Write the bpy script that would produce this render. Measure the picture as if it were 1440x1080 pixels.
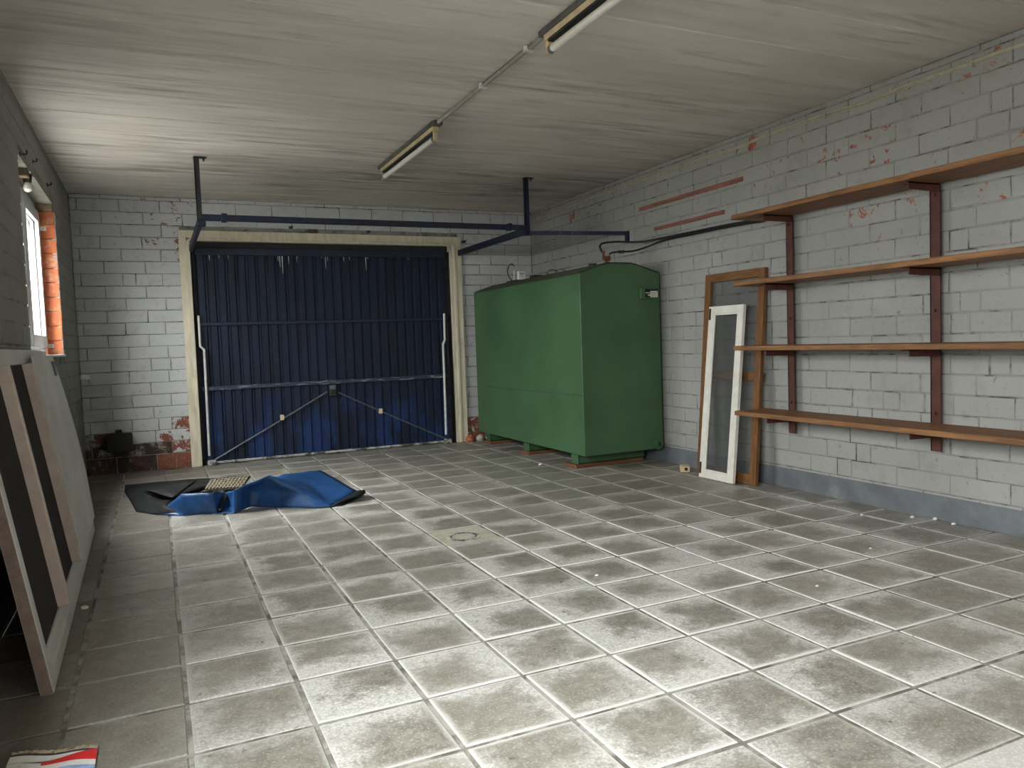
import bpy, bmesh, math, random
from mathutils import Vector, Matrix, noise

random.seed(7)
scene = bpy.context.scene
for o in list(bpy.data.objects):
    bpy.data.objects.remove(o)
COL = scene.collection

# ------------------------------------------------------------------ room size (metres)
XR, YB, ZC = 4.513, 7.786, 2.503          # right wall, garage-door wall, ceiling
YREAR = -2.6                              # wall behind the camera
# ------------------------------------------------------------------ camera
CAM = Vector((0.609147, 0.0, 1.080321))
FW = Vector((0.4194652, 0.90600083, -0.05666962))
RT = Vector((0.90603111, -0.42170816, -0.03563506))
UP = Vector((0.05618344, 0.03639678, 0.99775683))
FPX = 1080.0
cam = bpy.data.cameras.new('camera')
cam.sensor_fit = 'HORIZONTAL'; cam.sensor_width = 36.0; cam.lens = 27.0
cam.clip_start = 0.02; cam.clip_end = 200
cam_o = bpy.data.objects.new('camera', cam); COL.objects.link(cam_o)
cam_o.matrix_world = Matrix(((RT.x, UP.x, -FW.x, CAM.x), (RT.y, UP.y, -FW.y, CAM.y), (RT.z, UP.z, -FW.z, CAM.z), (0, 0, 0, 1)))
scene.camera = cam_o
# ------------------------------------------------------------------ daylight (overcast sky) and exposure
world = bpy.data.worlds.new('overcast_sky'); scene.world = world
world.use_nodes = True
bg = world.node_tree.nodes['Background']
bg.inputs[0].default_value = (1.0, 0.99, 0.975, 1)
# overcast sky: three times brighter overhead than at the horizon
_wn, _wl = world.node_tree.nodes, world.node_tree.links
_tc = _wn.new('ShaderNodeTexCoord'); _sx = _wn.new('ShaderNodeSeparateXYZ'); _mr = _wn.new('ShaderNodeMapRange')
_wl.new(_tc.outputs['Generated'], _sx.inputs[0]); _wl.new(_sx.outputs[2], _mr.inputs[0])
_mr.inputs[1].default_value = 0.0; _mr.inputs[2].default_value = 1.0; _mr.inputs[3].default_value = 3.6; _mr.inputs[4].default_value = 10.8
_wl.new(_mr.outputs[0], bg.inputs[1])
scene.view_settings.view_transform = 'Standard'
scene.view_settings.look = 'None'
scene.view_settings.gamma = 1.0
scene.view_settings.use_curve_mapping = False
scene.view_settings.exposure = 2.95
scene.cycles.max_bounces = 12
scene.cycles.diffuse_bounces = 8
scene.cycles.transparent_max_bounces = 16
scene.cycles.sample_clamp_indirect = 8.0

# openings that let the daylight in
WIN = (4.93, 6.60, 1.09, 2.19)            # window_1 in the left wall: y0 y1 z0 z1
WIN2 = (-0.6, 1.9, 1.09, 2.19)           # second window of the same wall, beside the camera
GATE = (3.2, 3.9, 1.5, 2.0)               # small window opening in the wall behind the camera: x0 x1 z0 z1

def portal(loc, rot, sx, sy):
    l = bpy.data.lights.new('window_daylight', 'AREA')
    l.shape = 'RECTANGLE'; l.size = sx; l.size_y = sy
    l.cycles.is_portal = True
    o = bpy.data.objects.new('window_daylight', l); COL.objects.link(o)
    o.location = loc; o.rotation_euler = rot
    return o
portal((-0.16, (WIN[0] + WIN[1]) / 2, (WIN[2] + WIN[3]) / 2), (0, math.radians(-90), 0), WIN[3] - WIN[2], WIN[1] - WIN[0])
portal((-0.16, (WIN2[0] + WIN2[1]) / 2, (WIN2[2] + WIN2[3]) / 2), (0, math.radians(-90), 0), WIN2[3] - WIN2[2], WIN2[1] - WIN2[0])
portal(((GATE[0] + GATE[1]) / 2, YREAR - 0.1, (GATE[2] + GATE[3]) / 2), (math.radians(90), 0, 0), GATE[1] - GATE[0], GATE[3] - GATE[2])

# ------------------------------------------------------------------ photo pixel -> point on a known plane
def ray(x, y):
    return FW * FPX + RT * (x - 720) - UP * (y - 540)
def onp(axis, v, x, y):
    d = ray(x, y)
    return CAM + d * ((v - CAM[axis]) / d[axis])
def onx(v, x, y): return onp(0, v, x, y)
def ony(v, x, y): return onp(1, v, x, y)
def onz(v, x, y): return onp(2, v, x, y)

# ------------------------------------------------------------------ material helpers
class N:
    def __init__(s, name):
        s.m = bpy.data.materials.new(name); s.m.use_nodes = True
        s.t = s.m.node_tree; s.n = s.t.nodes; s.l = s.t.links
        s.b = s.n['Principled BSDF']
    def node(s, kind, **kw):
        n = s.n.new(kind)
        for k, v in kw.items(): setattr(n, k, v)
        return n
    def put(s, sock, v):
        if hasattr(v, 'is_output'): s.l.new(v, sock)
        elif v is not None:
            if isinstance(v, tuple) and len(v) == 3 and sock.type == 'RGBA': v = v + (1,)
            sock.default_value = v
    def pos(s): return s.node('ShaderNodeNewGeometry').outputs['Position']
    def gen(s): return s.node('ShaderNodeTexCoord').outputs['Generated']
    def obj(s): return s.node('ShaderNodeTexCoord').outputs['Object']
    def rand(s): return s.node('ShaderNodeObjectInfo').outputs['Random']
    def attr(s, name):
        a = s.node('ShaderNodeAttribute', attribute_type='OBJECT', attribute_name=name); return a.outputs['Fac']
    def vec(s, v, mul):
        n = s.node('ShaderNodeVectorMath', operation='MULTIPLY'); s.put(n.inputs[0], v); n.inputs[1].default_value = mul; return n.outputs[0]
    def vadd(s, v, w):
        n = s.node('ShaderNodeVectorMath', operation='ADD'); s.put(n.inputs[0], v); s.put(n.inputs[1], w); return n.outputs[0]
    def sep(s, v):
        n = s.node('ShaderNodeSeparateXYZ'); s.put(n.inputs[0], v); return n.outputs
    def noise(s, v, scale, detail=4, rough=0.55, dist=0.0):
        n = s.node('ShaderNodeTexNoise'); s.put(n.inputs['Vector'], v)
        n.inputs['Scale'].default_value = scale; n.inputs['Detail'].default_value = detail
        n.inputs['Roughness'].default_value = rough; n.inputs['Distortion'].default_value = dist
        return n.outputs['Fac']
    def math(s, op, a, b=None, c=None, clamp=False):
        n = s.node('ShaderNodeMath', operation=op, use_clamp=clamp); s.put(n.inputs[0], a)
        if b is not None: s.put(n.inputs[1], b)
        if c is not None: s.put(n.inputs[2], c)
        return n.outputs[0]
    def step(s, v, a, b):
        n = s.node('ShaderNodeMapRange', interpolation_type='SMOOTHSTEP'); s.put(n.inputs['Value'], v)
        s.put(n.inputs['From Min'], a); s.put(n.inputs['From Max'], b); return n.outputs[0]
    def mix(s, f, a, b, mode='MIX'):
        n = s.node('ShaderNodeMix', data_type='RGBA', blend_type=mode, clamp_factor=True)
        s.put(n.inputs[0], f); s.put(n.inputs[6], a); s.put(n.inputs[7], b); return n.outputs[2]
    def bump(s, h, strength=0.3, dist=0.01):
        n = s.node('ShaderNodeBump'); n.inputs['Strength'].default_value = strength; n.inputs['Distance'].default_value = dist
        s.put(n.inputs['Height'], h); s.l.new(n.outputs[0], s.b.inputs['Normal'])
    def out(s, col, rough=0.7, metal=0.0, spec=0.4):
        s.put(s.b.inputs['Base Color'], col); s.put(s.b.inputs['Roughness'], rough)
        s.put(s.b.inputs['Metallic'], metal); s.put(s.b.inputs['Specular IOR Level'], spec)
        return s.m

def simple(name, col, var=0.15, scale=12.0, rough=0.6, metal=0.0, dirt=None, dirt_at=(0.55, 0.75), bump=0.0, stretch=(1, 1, 1), spec=0.4):
    n = N(name); p = n.vec(n.pos(), stretch)
    f = n.noise(p, scale, 5, 0.6)
    lo = tuple(c * (1 - var) for c in col); hi = tuple(min(1, c * (1 + var)) for c in col)
    c = n.mix(n.step(f, 0.3, 0.7), lo, hi)
    if dirt:
        d = n.step(n.noise(p, scale * 0.35, 6, 0.65, 0.4), *dirt_at)
        c = n.mix(d, c, dirt)
    if bump: n.bump(f, bump, 0.004)
    return n.out(c, rough, metal, spec)

M = {}
def wall_paint(name, white, red=(0.36, 0.105, 0.055), dirt_col=(0.20, 0.185, 0.16)):
    n = N(name); p = n.pos()
    big = n.noise(p, 1.3, 3, 0.5); mid = n.noise(p, 9, 5, 0.6); fine = n.noise(p, 60, 3, 0.6)
    r = n.rand()
    w = n.mix(n.step(big, 0.3, 0.7), tuple(c * 0.86 for c in white), white)
    w = n.mix(n.math('MULTIPLY', r, 0.22), w, tuple(c * 0.72 for c in white))
    w = n.mix(n.math('MULTIPLY', n.step(mid, 0.52, 0.78), 0.4), w, dirt_col)
    w = n.mix(n.math('MULTIPLY', n.step(fine, 0.58, 0.72), 0.3), w, dirt_col)
    w = n.mix(n.math('MULTIPLY', n.step(n.noise(n.vadd(p, (2, 5, 1)), 26, 5, 0.7), 0.62, 0.70), 0.55), w, (0.11, 0.10, 0.085))
    # flaked paint: amount is set brick by brick
    peel = n.attr('peel')
    pn = n.math('ADD', n.noise(p, 11, 6, 0.7, 0.6), n.math('MULTIPLY', fine, 0.06))
    thr = n.math('SUBTRACT', 0.83, n.math('MULTIPLY', peel, 0.55))
    mask = n.step(pn, thr, n.math('ADD', thr, 0.03))
    redc = n.mix(n.step(mid, 0.35, 0.65), tuple(c * 0.7 for c in red), red)
    redc = n.mix(n.math('MULTIPLY', n.step(fine, 0.5, 0.7), 0.35), redc, (0.42, 0.34, 0.28))
    soot = n.attr('soot')
    c = n.mix(mask, w, redc)
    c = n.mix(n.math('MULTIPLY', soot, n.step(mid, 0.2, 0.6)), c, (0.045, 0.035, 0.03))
    n.bump(n.math('ADD', n.math('MULTIPLY', mid, 0.8), n.math('MULTIPLY', fine, 0.35)), 0.35, 0.006)
    return n.out(c, 0.85, 0, 0.25)
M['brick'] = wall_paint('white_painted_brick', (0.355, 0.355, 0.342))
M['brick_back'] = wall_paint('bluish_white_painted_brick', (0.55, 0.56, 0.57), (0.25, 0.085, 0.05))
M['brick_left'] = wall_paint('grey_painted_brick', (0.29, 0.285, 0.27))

def mortar(name, a, b):
    n = N(name); p = n.pos(); f = n.noise(p, 7, 6, 0.7, 0.5)
    c = n.mix(n.step(f, 0.46, 0.66), a, b)
    n.bump(n.noise(p, 40, 4), 0.4, 0.004)
    return n.out(c, 0.95, 0, 0.1)
M['mortar'] = mortar('painted_mortar', (0.27, 0.267, 0.255), (0.075, 0.067, 0.055))
M['mortar_left'] = mortar('grey_mortar', (0.28, 0.275, 0.26), (0.11, 0.10, 0.09))

def red_brick():
    n = N('bare_red_brick'); p = n.pos(); f = n.noise(p, 14, 6, 0.65); r = n.rand()
    c = n.mix(r, (0.50, 0.145, 0.06), (0.36, 0.10, 0.05))
    c = n.mix(n.step(f, 0.5, 0.75), c, (0.52, 0.30, 0.20))
    n.bump(f, 0.5, 0.006)
    return n.out(c, 0.9, 0, 0.2)
M['red_brick'] = red_brick()

def tile_mat():
    n = N('concrete_floor_tile'); p = n.pos(); g = n.sep(n.gen())
    r0 = n.rand(); r1 = n.math('FRACT', n.math('MULTIPLY', r0, 17.31))
    gx = n.math('ADD', g[0], n.math('MULTIPLY', n.math('SUBTRACT', r0, 0.5), 0.5)); gy = n.math('ADD', g[1], n.math('MULTIPLY', n.math('SUBTRACT', r1, 0.5), 0.5))
    dx0 = n.math('MINIMUM', g[0], n.math('SUBTRACT', 1.0, g[0])); dy0 = n.math('MINIMUM', g[1], n.math('SUBTRACT', 1.0, g[1])); d0 = n.math('MINIMUM', dx0, dy0)
    dx = n.math('MINIMUM', gx, n.math('SUBTRACT', 1.0, gx)); dy = n.math('MINIMUM', gy, n.math('SUBTRACT', 1.0, gy))
    d = n.math('MINIMUM', dx, dy)
    n1 = n.noise(p, 5.5, 6, 0.6, 0.7); n2 = n.noise(n.vadd(p, (7.3, 2.1, 0.4)), 16, 6, 0.65, 0.4); fine = n.noise(p, 110, 3, 0.7)
    big = n.noise(n.vadd(p, (3.1, 9.2, 0)), 0.9, 3, 0.5); n3 = n.noise(n.vadd(p, (1.1, 3.2, 0)), 42, 4, 0.65)
    salt = n.attr('salt'); dirt_shade = n.attr('grime_shade'); r = n.rand()
    base = n.mix(n.step(n2, 0.3, 0.7), (0.165, 0.152, 0.130), (0.30, 0.283, 0.252))
    base = n.mix(n.math('MULTIPLY', n.step(n3, 0.42, 0.62), 0.45), base, (0.12, 0.105, 0.082))
    base = n.mix(n.math('MULTIPLY', r, 0.3), base, (0.43, 0.405, 0.35))
    base = n.mix(n.math('MULTIPLY', n.step(n1, 0.5, 0.72), 0.55), base, (0.165, 0.146, 0.115))
    base = n.mix(n.math('MULTIPLY', n.step(fine, 0.52, 0.66), 0.6), base, (0.50, 0.475, 0.43))
    # efflorescence creeping in from the joints
    e = n.math('SUBTRACT', n.math('MULTIPLY', salt, 0.30), n.math('MULTIPLY', d, 1.0))
    e = n.math('ADD', e, n.math('MULTIPLY', n.math('SUBTRACT', n1, 0.5), 0.85))
    e = n.math('ADD', e, n.math('MULTIPLY', n.math('SUBTRACT', n2, 0.5), 0.45))
    e = n.math('ADD', e, n.math('MULTIPLY', n.math('SUBTRACT', big, 0.5), 0.35))
    e = n.math('ADD', e, n.math('MULTIPLY', n.math('SUBTRACT', n3, 0.5), 0.5))
    em = n.math('MULTIPLY', n.step(e, -0.06, 0.36), 0.88)
    em = n.math('MULTIPLY', em, n.math('ADD', 0.3, n.math('MULTIPLY', n.step(n.math('ADD', n.math('MULTIPLY', fine, 0.6), n.math('MULTIPLY', n3, 0.4)), 0.36, 0.60), 0.7)))
    eb = n.math('MULTIPLY', n.step(n.math('ADD', d0, n.math('MULTIPLY', n.math('SUBTRACT', n2, 0.5), 0.10)), 0.075, 0.012), n.math('MULTIPLY', salt, 1.0, clamp=True))
    em = n.math('MAXIMUM', em, eb)
    em = n.math('MULTIPLY', em, n.math('MULTIPLY', n.math('ADD', salt, 0.30, clamp=True), 0.92))
    c = n.mix(em, base, (0.69, 0.69, 0.675))
    spots = n.step(n.noise(n.vadd(p, (0.3, 5.2, 1.0)), 21, 2, 0.5), 0.70, 0.76)
    c = n.mix(n.math('MULTIPLY', spots, 0.75), c, (0.055, 0.047, 0.038))
    chalk = n.step(n.noise(n.vadd(p, (4.3, 1.2, 1.0)), 34, 3, 0.6), 0.70, 0.75)
    c = n.mix(n.math('MULTIPLY', chalk, 0.6), c, (0.72, 0.71, 0.68))
    gm = n.math('MULTIPLY', dirt_shade, n.step(n.math('ADD', n1, n.math('MULTIPLY', dirt_shade, 0.35)), 0.35, 0.75))  # darkens tiles for dirt and for painted shade by the left wall
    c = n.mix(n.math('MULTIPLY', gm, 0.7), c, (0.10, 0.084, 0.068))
    n.bump(n.math('ADD', n.math('MULTIPLY', n2, 0.6), n.math('MULTIPLY', fine, 0.5)), 0.25, 0.004)
    return n.out(c, n.math('ADD', 0.42, n.math('MULTIPLY', em, 0.35)), 0, 0.45)
M['tile'] = tile_mat()
def grout_mat():
    n = N('floor_grout'); p = n.pos(); f = n.noise(p, 6, 6, 0.65, 0.5)
    c = n.mix(n.step(f, 0.38, 0.6), (0.12, 0.11, 0.092), (0.33, 0.32, 0.295))
    return n.out(c, 0.95, 0, 0.1)
M['grout'] = grout_mat()
M['patch'] = simple('drain_mortar_patch', (0.44, 0.41, 0.34), 0.12, 14, 0.9, bump=0.2)

def ceiling_mat():
    n = N('stained_ceiling_plank'); p = n.pos()
    st = n.vec(p, (0.35, 3.2, 1.0))
    a = n.noise(n.vadd(st, (1.7, 0, 0)), 4.0, 7, 0.66, 0.35); b = n.noise(n.vec(p, (0.6, 1.5, 1)), 1.6, 4, 0.55); fine = n.noise(n.vec(p, (1, 4, 1)), 30, 4, 0.7)
    r = n.rand()
    c = n.mix(n.step(b, 0.3, 0.7), (0.585, 0.535, 0.49), (0.69, 0.645, 0.60))
    c = n.mix(n.math('MULTIPLY', r, 0.30), c, (0.53, 0.48, 0.43))
    dark = n.attr('grime_shade')
    s = n.step(n.math('ADD', a, n.math('MULTIPLY', dark, 0.20)), 0.50, 0.82)
    s = n.math('MULTIPLY', s, n.math('ADD', 0.25, n.math('MULTIPLY', n.step(b, 0.35, 0.65), 0.75)))
    c = n.mix(n.math('MULTIPLY', s, n.math('ADD', 0.5, n.math('MULTIPLY', dark, 0.35))), c, (0.17, 0.145, 0.115))
    c = n.mix(n.math('MULTIPLY', n.step(a, 0.44, 0.30), 0.35), c, (0.72, 0.69, 0.63))
    n.bump(n.math('ADD', a, n.math('MULTIPLY', fine, 0.5)), 0.4, 0.008)
    return n.out(c, 0.9, 0, 0.2)
M['ceiling'] = ceiling_mat()
M['joint'] = simple('ceiling_joint', (0.26, 0.24, 0.205), 0.3, 9, 0.95)
M['plinth'] = simple('grey_plinth_paint', (0.135, 0.147, 0.163), 0.16, 6, 0.75, dirt=(0.30, 0.30, 0.29), dirt_at=(0.6, 0.85), bump=0.15)
M['outside'] = simple('gravel_and_grass_yard', (0.125, 0.12, 0.11), 0.1, 3, 0.9)

def green_mat():
    n = N('green_enamel'); p = n.pos(); f = n.noise(p, 2.2, 4, 0.55); q = n.noise(n.vec(p, (6, 6, 0.6)), 2.0, 5, 0.6)
    c = n.mix(n.step(f, 0.3, 0.7), (0.046, 0.104, 0.047), (0.060, 0.130, 0.061))
    c = n.mix(n.math('MULTIPLY', n.step(q, 0.56, 0.78), 0.35), c, (0.075, 0.13, 0.045))
    n.bump(n.noise(p, 3.0, 2), 0.06, 0.01)
    return n.out(c, 0.5, 0, 0.35)
M['green'] = green_mat()
M['green_dirty'] = simple('dusty_green_top', (0.06, 0.075, 0.045), 0.25, 9, 0.9)

def door_blue():
    n = N('worn_blue_steel'); p = n.pos(); z = n.sep(p)[2]
    f = n.noise(n.vec(p, (5, 5, 1.1)), 1.6, 6, 0.65); g = n.noise(n.vec(p, (14, 14, 1.2)), 2.0, 6, 0.7)
    c = n.mix(n.step(f, 0.3, 0.7), (0.0035, 0.007, 0.019), (0.006, 0.0135, 0.038))
    # brighter blue patches, growing stronger low on the leaf
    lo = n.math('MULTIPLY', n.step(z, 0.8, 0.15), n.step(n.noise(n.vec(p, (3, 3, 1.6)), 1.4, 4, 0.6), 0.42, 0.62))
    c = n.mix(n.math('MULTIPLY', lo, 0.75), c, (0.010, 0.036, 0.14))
    c = n.mix(n.math('MULTIPLY', n.step(g, 0.58, 0.72), 0.55), c, (0.05, 0.04, 0.04))
    return n.out(c, 0.5, 0.0, 0.35)
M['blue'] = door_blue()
M['blue_track'] = simple('dark_blue_bar', (0.007, 0.012, 0.036), 0.3, 20, 0.5, dirt=(0.035, 0.03, 0.03))
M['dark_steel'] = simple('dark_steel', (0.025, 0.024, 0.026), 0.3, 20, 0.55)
M['worn_rail'] = simple('worn_blue_rail', (0.022, 0.034, 0.066), 0.3, 25, 0.5, dirt=(0.24, 0.25, 0.27), dirt_at=(0.54, 0.64), stretch=(1, 1, 8))
M['white_steel'] = simple('white_painted_steel', (0.62, 0.61, 0.57), 0.12, 18, 0.5, dirt=(0.25, 0.22, 0.18), dirt_at=(0.6, 0.75))
M['grey_steel'] = simple('galvanised_steel', (0.13, 0.14, 0.16), 0.2, 25, 0.45, 0.4)
M['cream'] = simple('cream_painted_wood', (0.63, 0.57, 0.44), 0.1, 8, 0.65, dirt=(0.32, 0.27, 0.19), dirt_at=(0.55, 0.8), stretch=(3, 3, 0.6), bump=0.15)
M['drip'] = simple('dried_drip', (0.72, 0.72, 0.68), 0.1, 20, 0.7)
M['seal'] = simple('chalky_floor_seal', (0.45, 0.45, 0.43), 0.25, 30, 0.9, dirt=(0.08, 0.08, 0.08), dirt_at=(0.45, 0.6))

def wood(name, col, dark, axis=1, scale=6.0, rough=0.6):
    n = N(name); st = [9, 9, 9]; st[axis] = 0.7
    p = n.vec(n.pos(), tuple(st)); f = n.noise(p, scale, 6, 0.6, 0.8); g = n.noise(n.pos(), 2.3, 4, 0.6)
    c = n.mix(n.step(f, 0.35, 0.68), dark, col)
    c = n.mix(n.math('MULTIPLY', n.step(g, 0.5, 0.75), 0.45), c, tuple(x * 0.6 for x in dark))
    n.bump(f, 0.2, 0.003)
    return n.out(c, rough, 0, 0.35)
M['shelf'] = wood('brown_shelf_board', (0.275, 0.132, 0.052), (0.15, 0.068, 0.028), 1)
M['oak'] = wood('brown_frame_wood_upright', (0.205, 0.092, 0.028), (0.12, 0.05, 0.015), 2)
M['oak_h'] = wood('brown_frame_wood_cross', (0.205, 0.092, 0.028), (0.12, 0.05, 0.015), 1)
M['batten'] = wood('rusty_brown_timber', (0.26, 0.105, 0.045), (0.14, 0.055, 0.028), 0)
M['strip'] = wood('reddish_wall_strip', (0.30, 0.115, 0.07), (0.19, 0.075, 0.05), 1)
M['bracket'] = simple('red_oxide_steel', (0.075, 0.021, 0.014), 0.25, 14, 0.6)
M['white_wood'] = simple('chipped_white_paint', (0.70, 0.68, 0.62), 0.08, 16, 0.6, dirt=(0.34, 0.26, 0.17), dirt_at=(0.63, 0.74))
M['panel_white'] = simple('dull_white_board', (0.58, 0.58, 0.555), 0.10, 3.5, 0.45, dirt=(0.36, 0.35, 0.32), dirt_at=(0.5, 0.8))
M['panel_edge'] = simple('dirty_raw_wood_edge', (0.235, 0.175, 0.14), 0.2, 18, 0.8, dirt=(0.12, 0.095, 0.08))
M['pink_wood'] = simple('pinkish_primed_batten', (0.60, 0.50, 0.43), 0.1, 12, 0.7, dirt=(0.42, 0.33, 0.27), dirt_at=(0.58, 0.8))
M['panel_dark'] = simple('dark_inset_board', (0.020, 0.018, 0.017), 0.25, 6, 0.7, spec=0.2)
M['pale_wood'] = simple('pale_softwood', (0.62, 0.47, 0.31), 0.12, 40, 0.7)
M['black'] = simple('black_rubber', (0.012, 0.012, 0.013), 0.3, 20, 0.55)
M['black_matt'] = simple('black_iron', (0.016, 0.015, 0.015), 0.3, 20, 0.8)
M['rust'] = simple('rusty_brass', (0.17, 0.06, 0.035), 0.35, 40, 0.7)
M['pvc'] = simple('white_window_plastic', (0.60, 0.62, 0.64), 0.04, 6, 0.35)
M['lintel_wood'] = simple('old_lintel_timber', (0.13, 0.09, 0.055), 0.35, 16, 0.85)
M['soffit'] = simple('rough_lintel_concrete', (0.22, 0.21, 0.175), 0.2, 20, 0.95, bump=0.4)
M['lamp_body'] = simple('yellowed_cream_enamel', (0.56, 0.45, 0.27), 0.12, 20, 0.45, dirt=(0.33, 0.24, 0.13), dirt_at=(0.55, 0.8))
M['lamp_board'] = simple('grey_mounting_board', (0.10, 0.10, 0.095), 0.2, 12, 0.8)
M['tube'] = simple('unlit_fluorescent_tube', (0.66, 0.64, 0.58), 0.06, 12, 0.3, dirt=(0.45, 0.42, 0.35), dirt_at=(0.55, 0.85))
M['conduit'] = simple('dull_grey_conduit', (0.27, 0.255, 0.22), 0.15, 20, 0.6)
M['cable'] = simple('cream_cable', (0.42, 0.38, 0.28), 0.15, 20, 0.6)
M['label'] = simple('faded_label', (0.58, 0.57, 0.48), 0.12, 60, 0.6, dirt=(0.26, 0.24, 0.20), dirt_at=(0.5, 0.7))
M['white'] = simple('white_plastic', (0.75, 0.75, 0.72), 0.05, 20, 0.5)
M['print_grey'] = simple('grey_print', (0.20, 0.19, 0.17), 0.2, 50, 0.7)
M['paper_red'] = simple('red_print', (0.72, 0.03, 0.03), 0.1, 40, 0.5)
M['paper_white'] = simple('white_print', (0.80, 0.79, 0.76), 0.06, 40, 0.6, dirt=(0.5, 0.48, 0.45), dirt_at=(0.62, 0.75))
M['paper_blue'] = simple('blue_print', (0.30, 0.46, 0.72), 0.25, 60, 0.5, dirt=(0.06, 0.10, 0.24), dirt_at=(0.6, 0.66))
M['paper_dark'] = simple('dark_print', (0.055, 0.05, 0.075), 0.3, 80, 0.6)
M['paper_tan'] = simple('tan_print', (0.50, 0.41, 0.28), 0.3, 120, 0.7, dirt=(0.12, 0.09, 0.06), dirt_at=(0.55, 0.65))

def tarp_blue():
    n = N('blue_sheet_face'); p = n.pos(); f = n.noise(n.vec(p, (1, 2.2, 1)), 7, 6, 0.65, 0.6); g = n.noise(n.vec(p, (1.2, 5, 1)), 6, 5, 0.7)
    c = n.mix(n.step(f, 0.3, 0.7), (0.012, 0.048, 0.135), (0.018, 0.085, 0.27))
    c = n.mix(n.math('MULTIPLY', n.step(g, 0.54, 0.74), 0.45), c, (0.10, 0.14, 0.19))
    return n.out(c, 0.42, 0, 0.4)
M['tarp_blue'] = tarp_blue()
M['tarp_black'] = simple('black_sheet_back', (0.011, 0.012, 0.013), 0.35, 9, 0.65, dirt=(0.035, 0.035, 0.034), dirt_at=(0.55, 0.75), spec=0.25)
M['mat_brown'] = simple('tan_woven_mat', (0.20, 0.165, 0.12), 0.2, 50, 0.85)
M['mat_dark'] = simple('dark_woven_mat', (0.035, 0.028, 0.022), 0.2, 50, 0.9)

def gauze():
    n = N('grey_insect_gauze'); n.out((0.10, 0.105, 0.105), 0.8, 0, 0.2)
    tr = n.node('ShaderNodeBsdfTransparent'); mx = n.node('ShaderNodeMixShader')
    mx.inputs[0].default_value = 0.5
    n.l.new(tr.outputs[0], mx.inputs[1]); n.l.new(n.b.outputs[0], mx.inputs[2])
    n.l.new(mx.outputs[0], n.n['Material Output'].inputs[0])
    return n.m
M['gauze'] = gauze()
def glass():
    n = N('window_glass')
    tr = n.node('ShaderNodeBsdfTransparent'); gl = n.node('ShaderNodeBsdfGlossy'); mx = n.node('ShaderNodeMixShader')
    gl.inputs['Roughness'].default_value = 0.05; mx.inputs[0].default_value = 0.08
    tr.inputs[0].default_value = (0.95, 0.97, 0.96, 1)
    n.l.new(tr.outputs[0], mx.inputs[1]); n.l.new(gl.outputs[0], mx.inputs[2])
    n.l.new(mx.outputs[0], n.n['Material Output'].inputs[0])
    return n.m
M['glass'] = glass()

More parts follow.
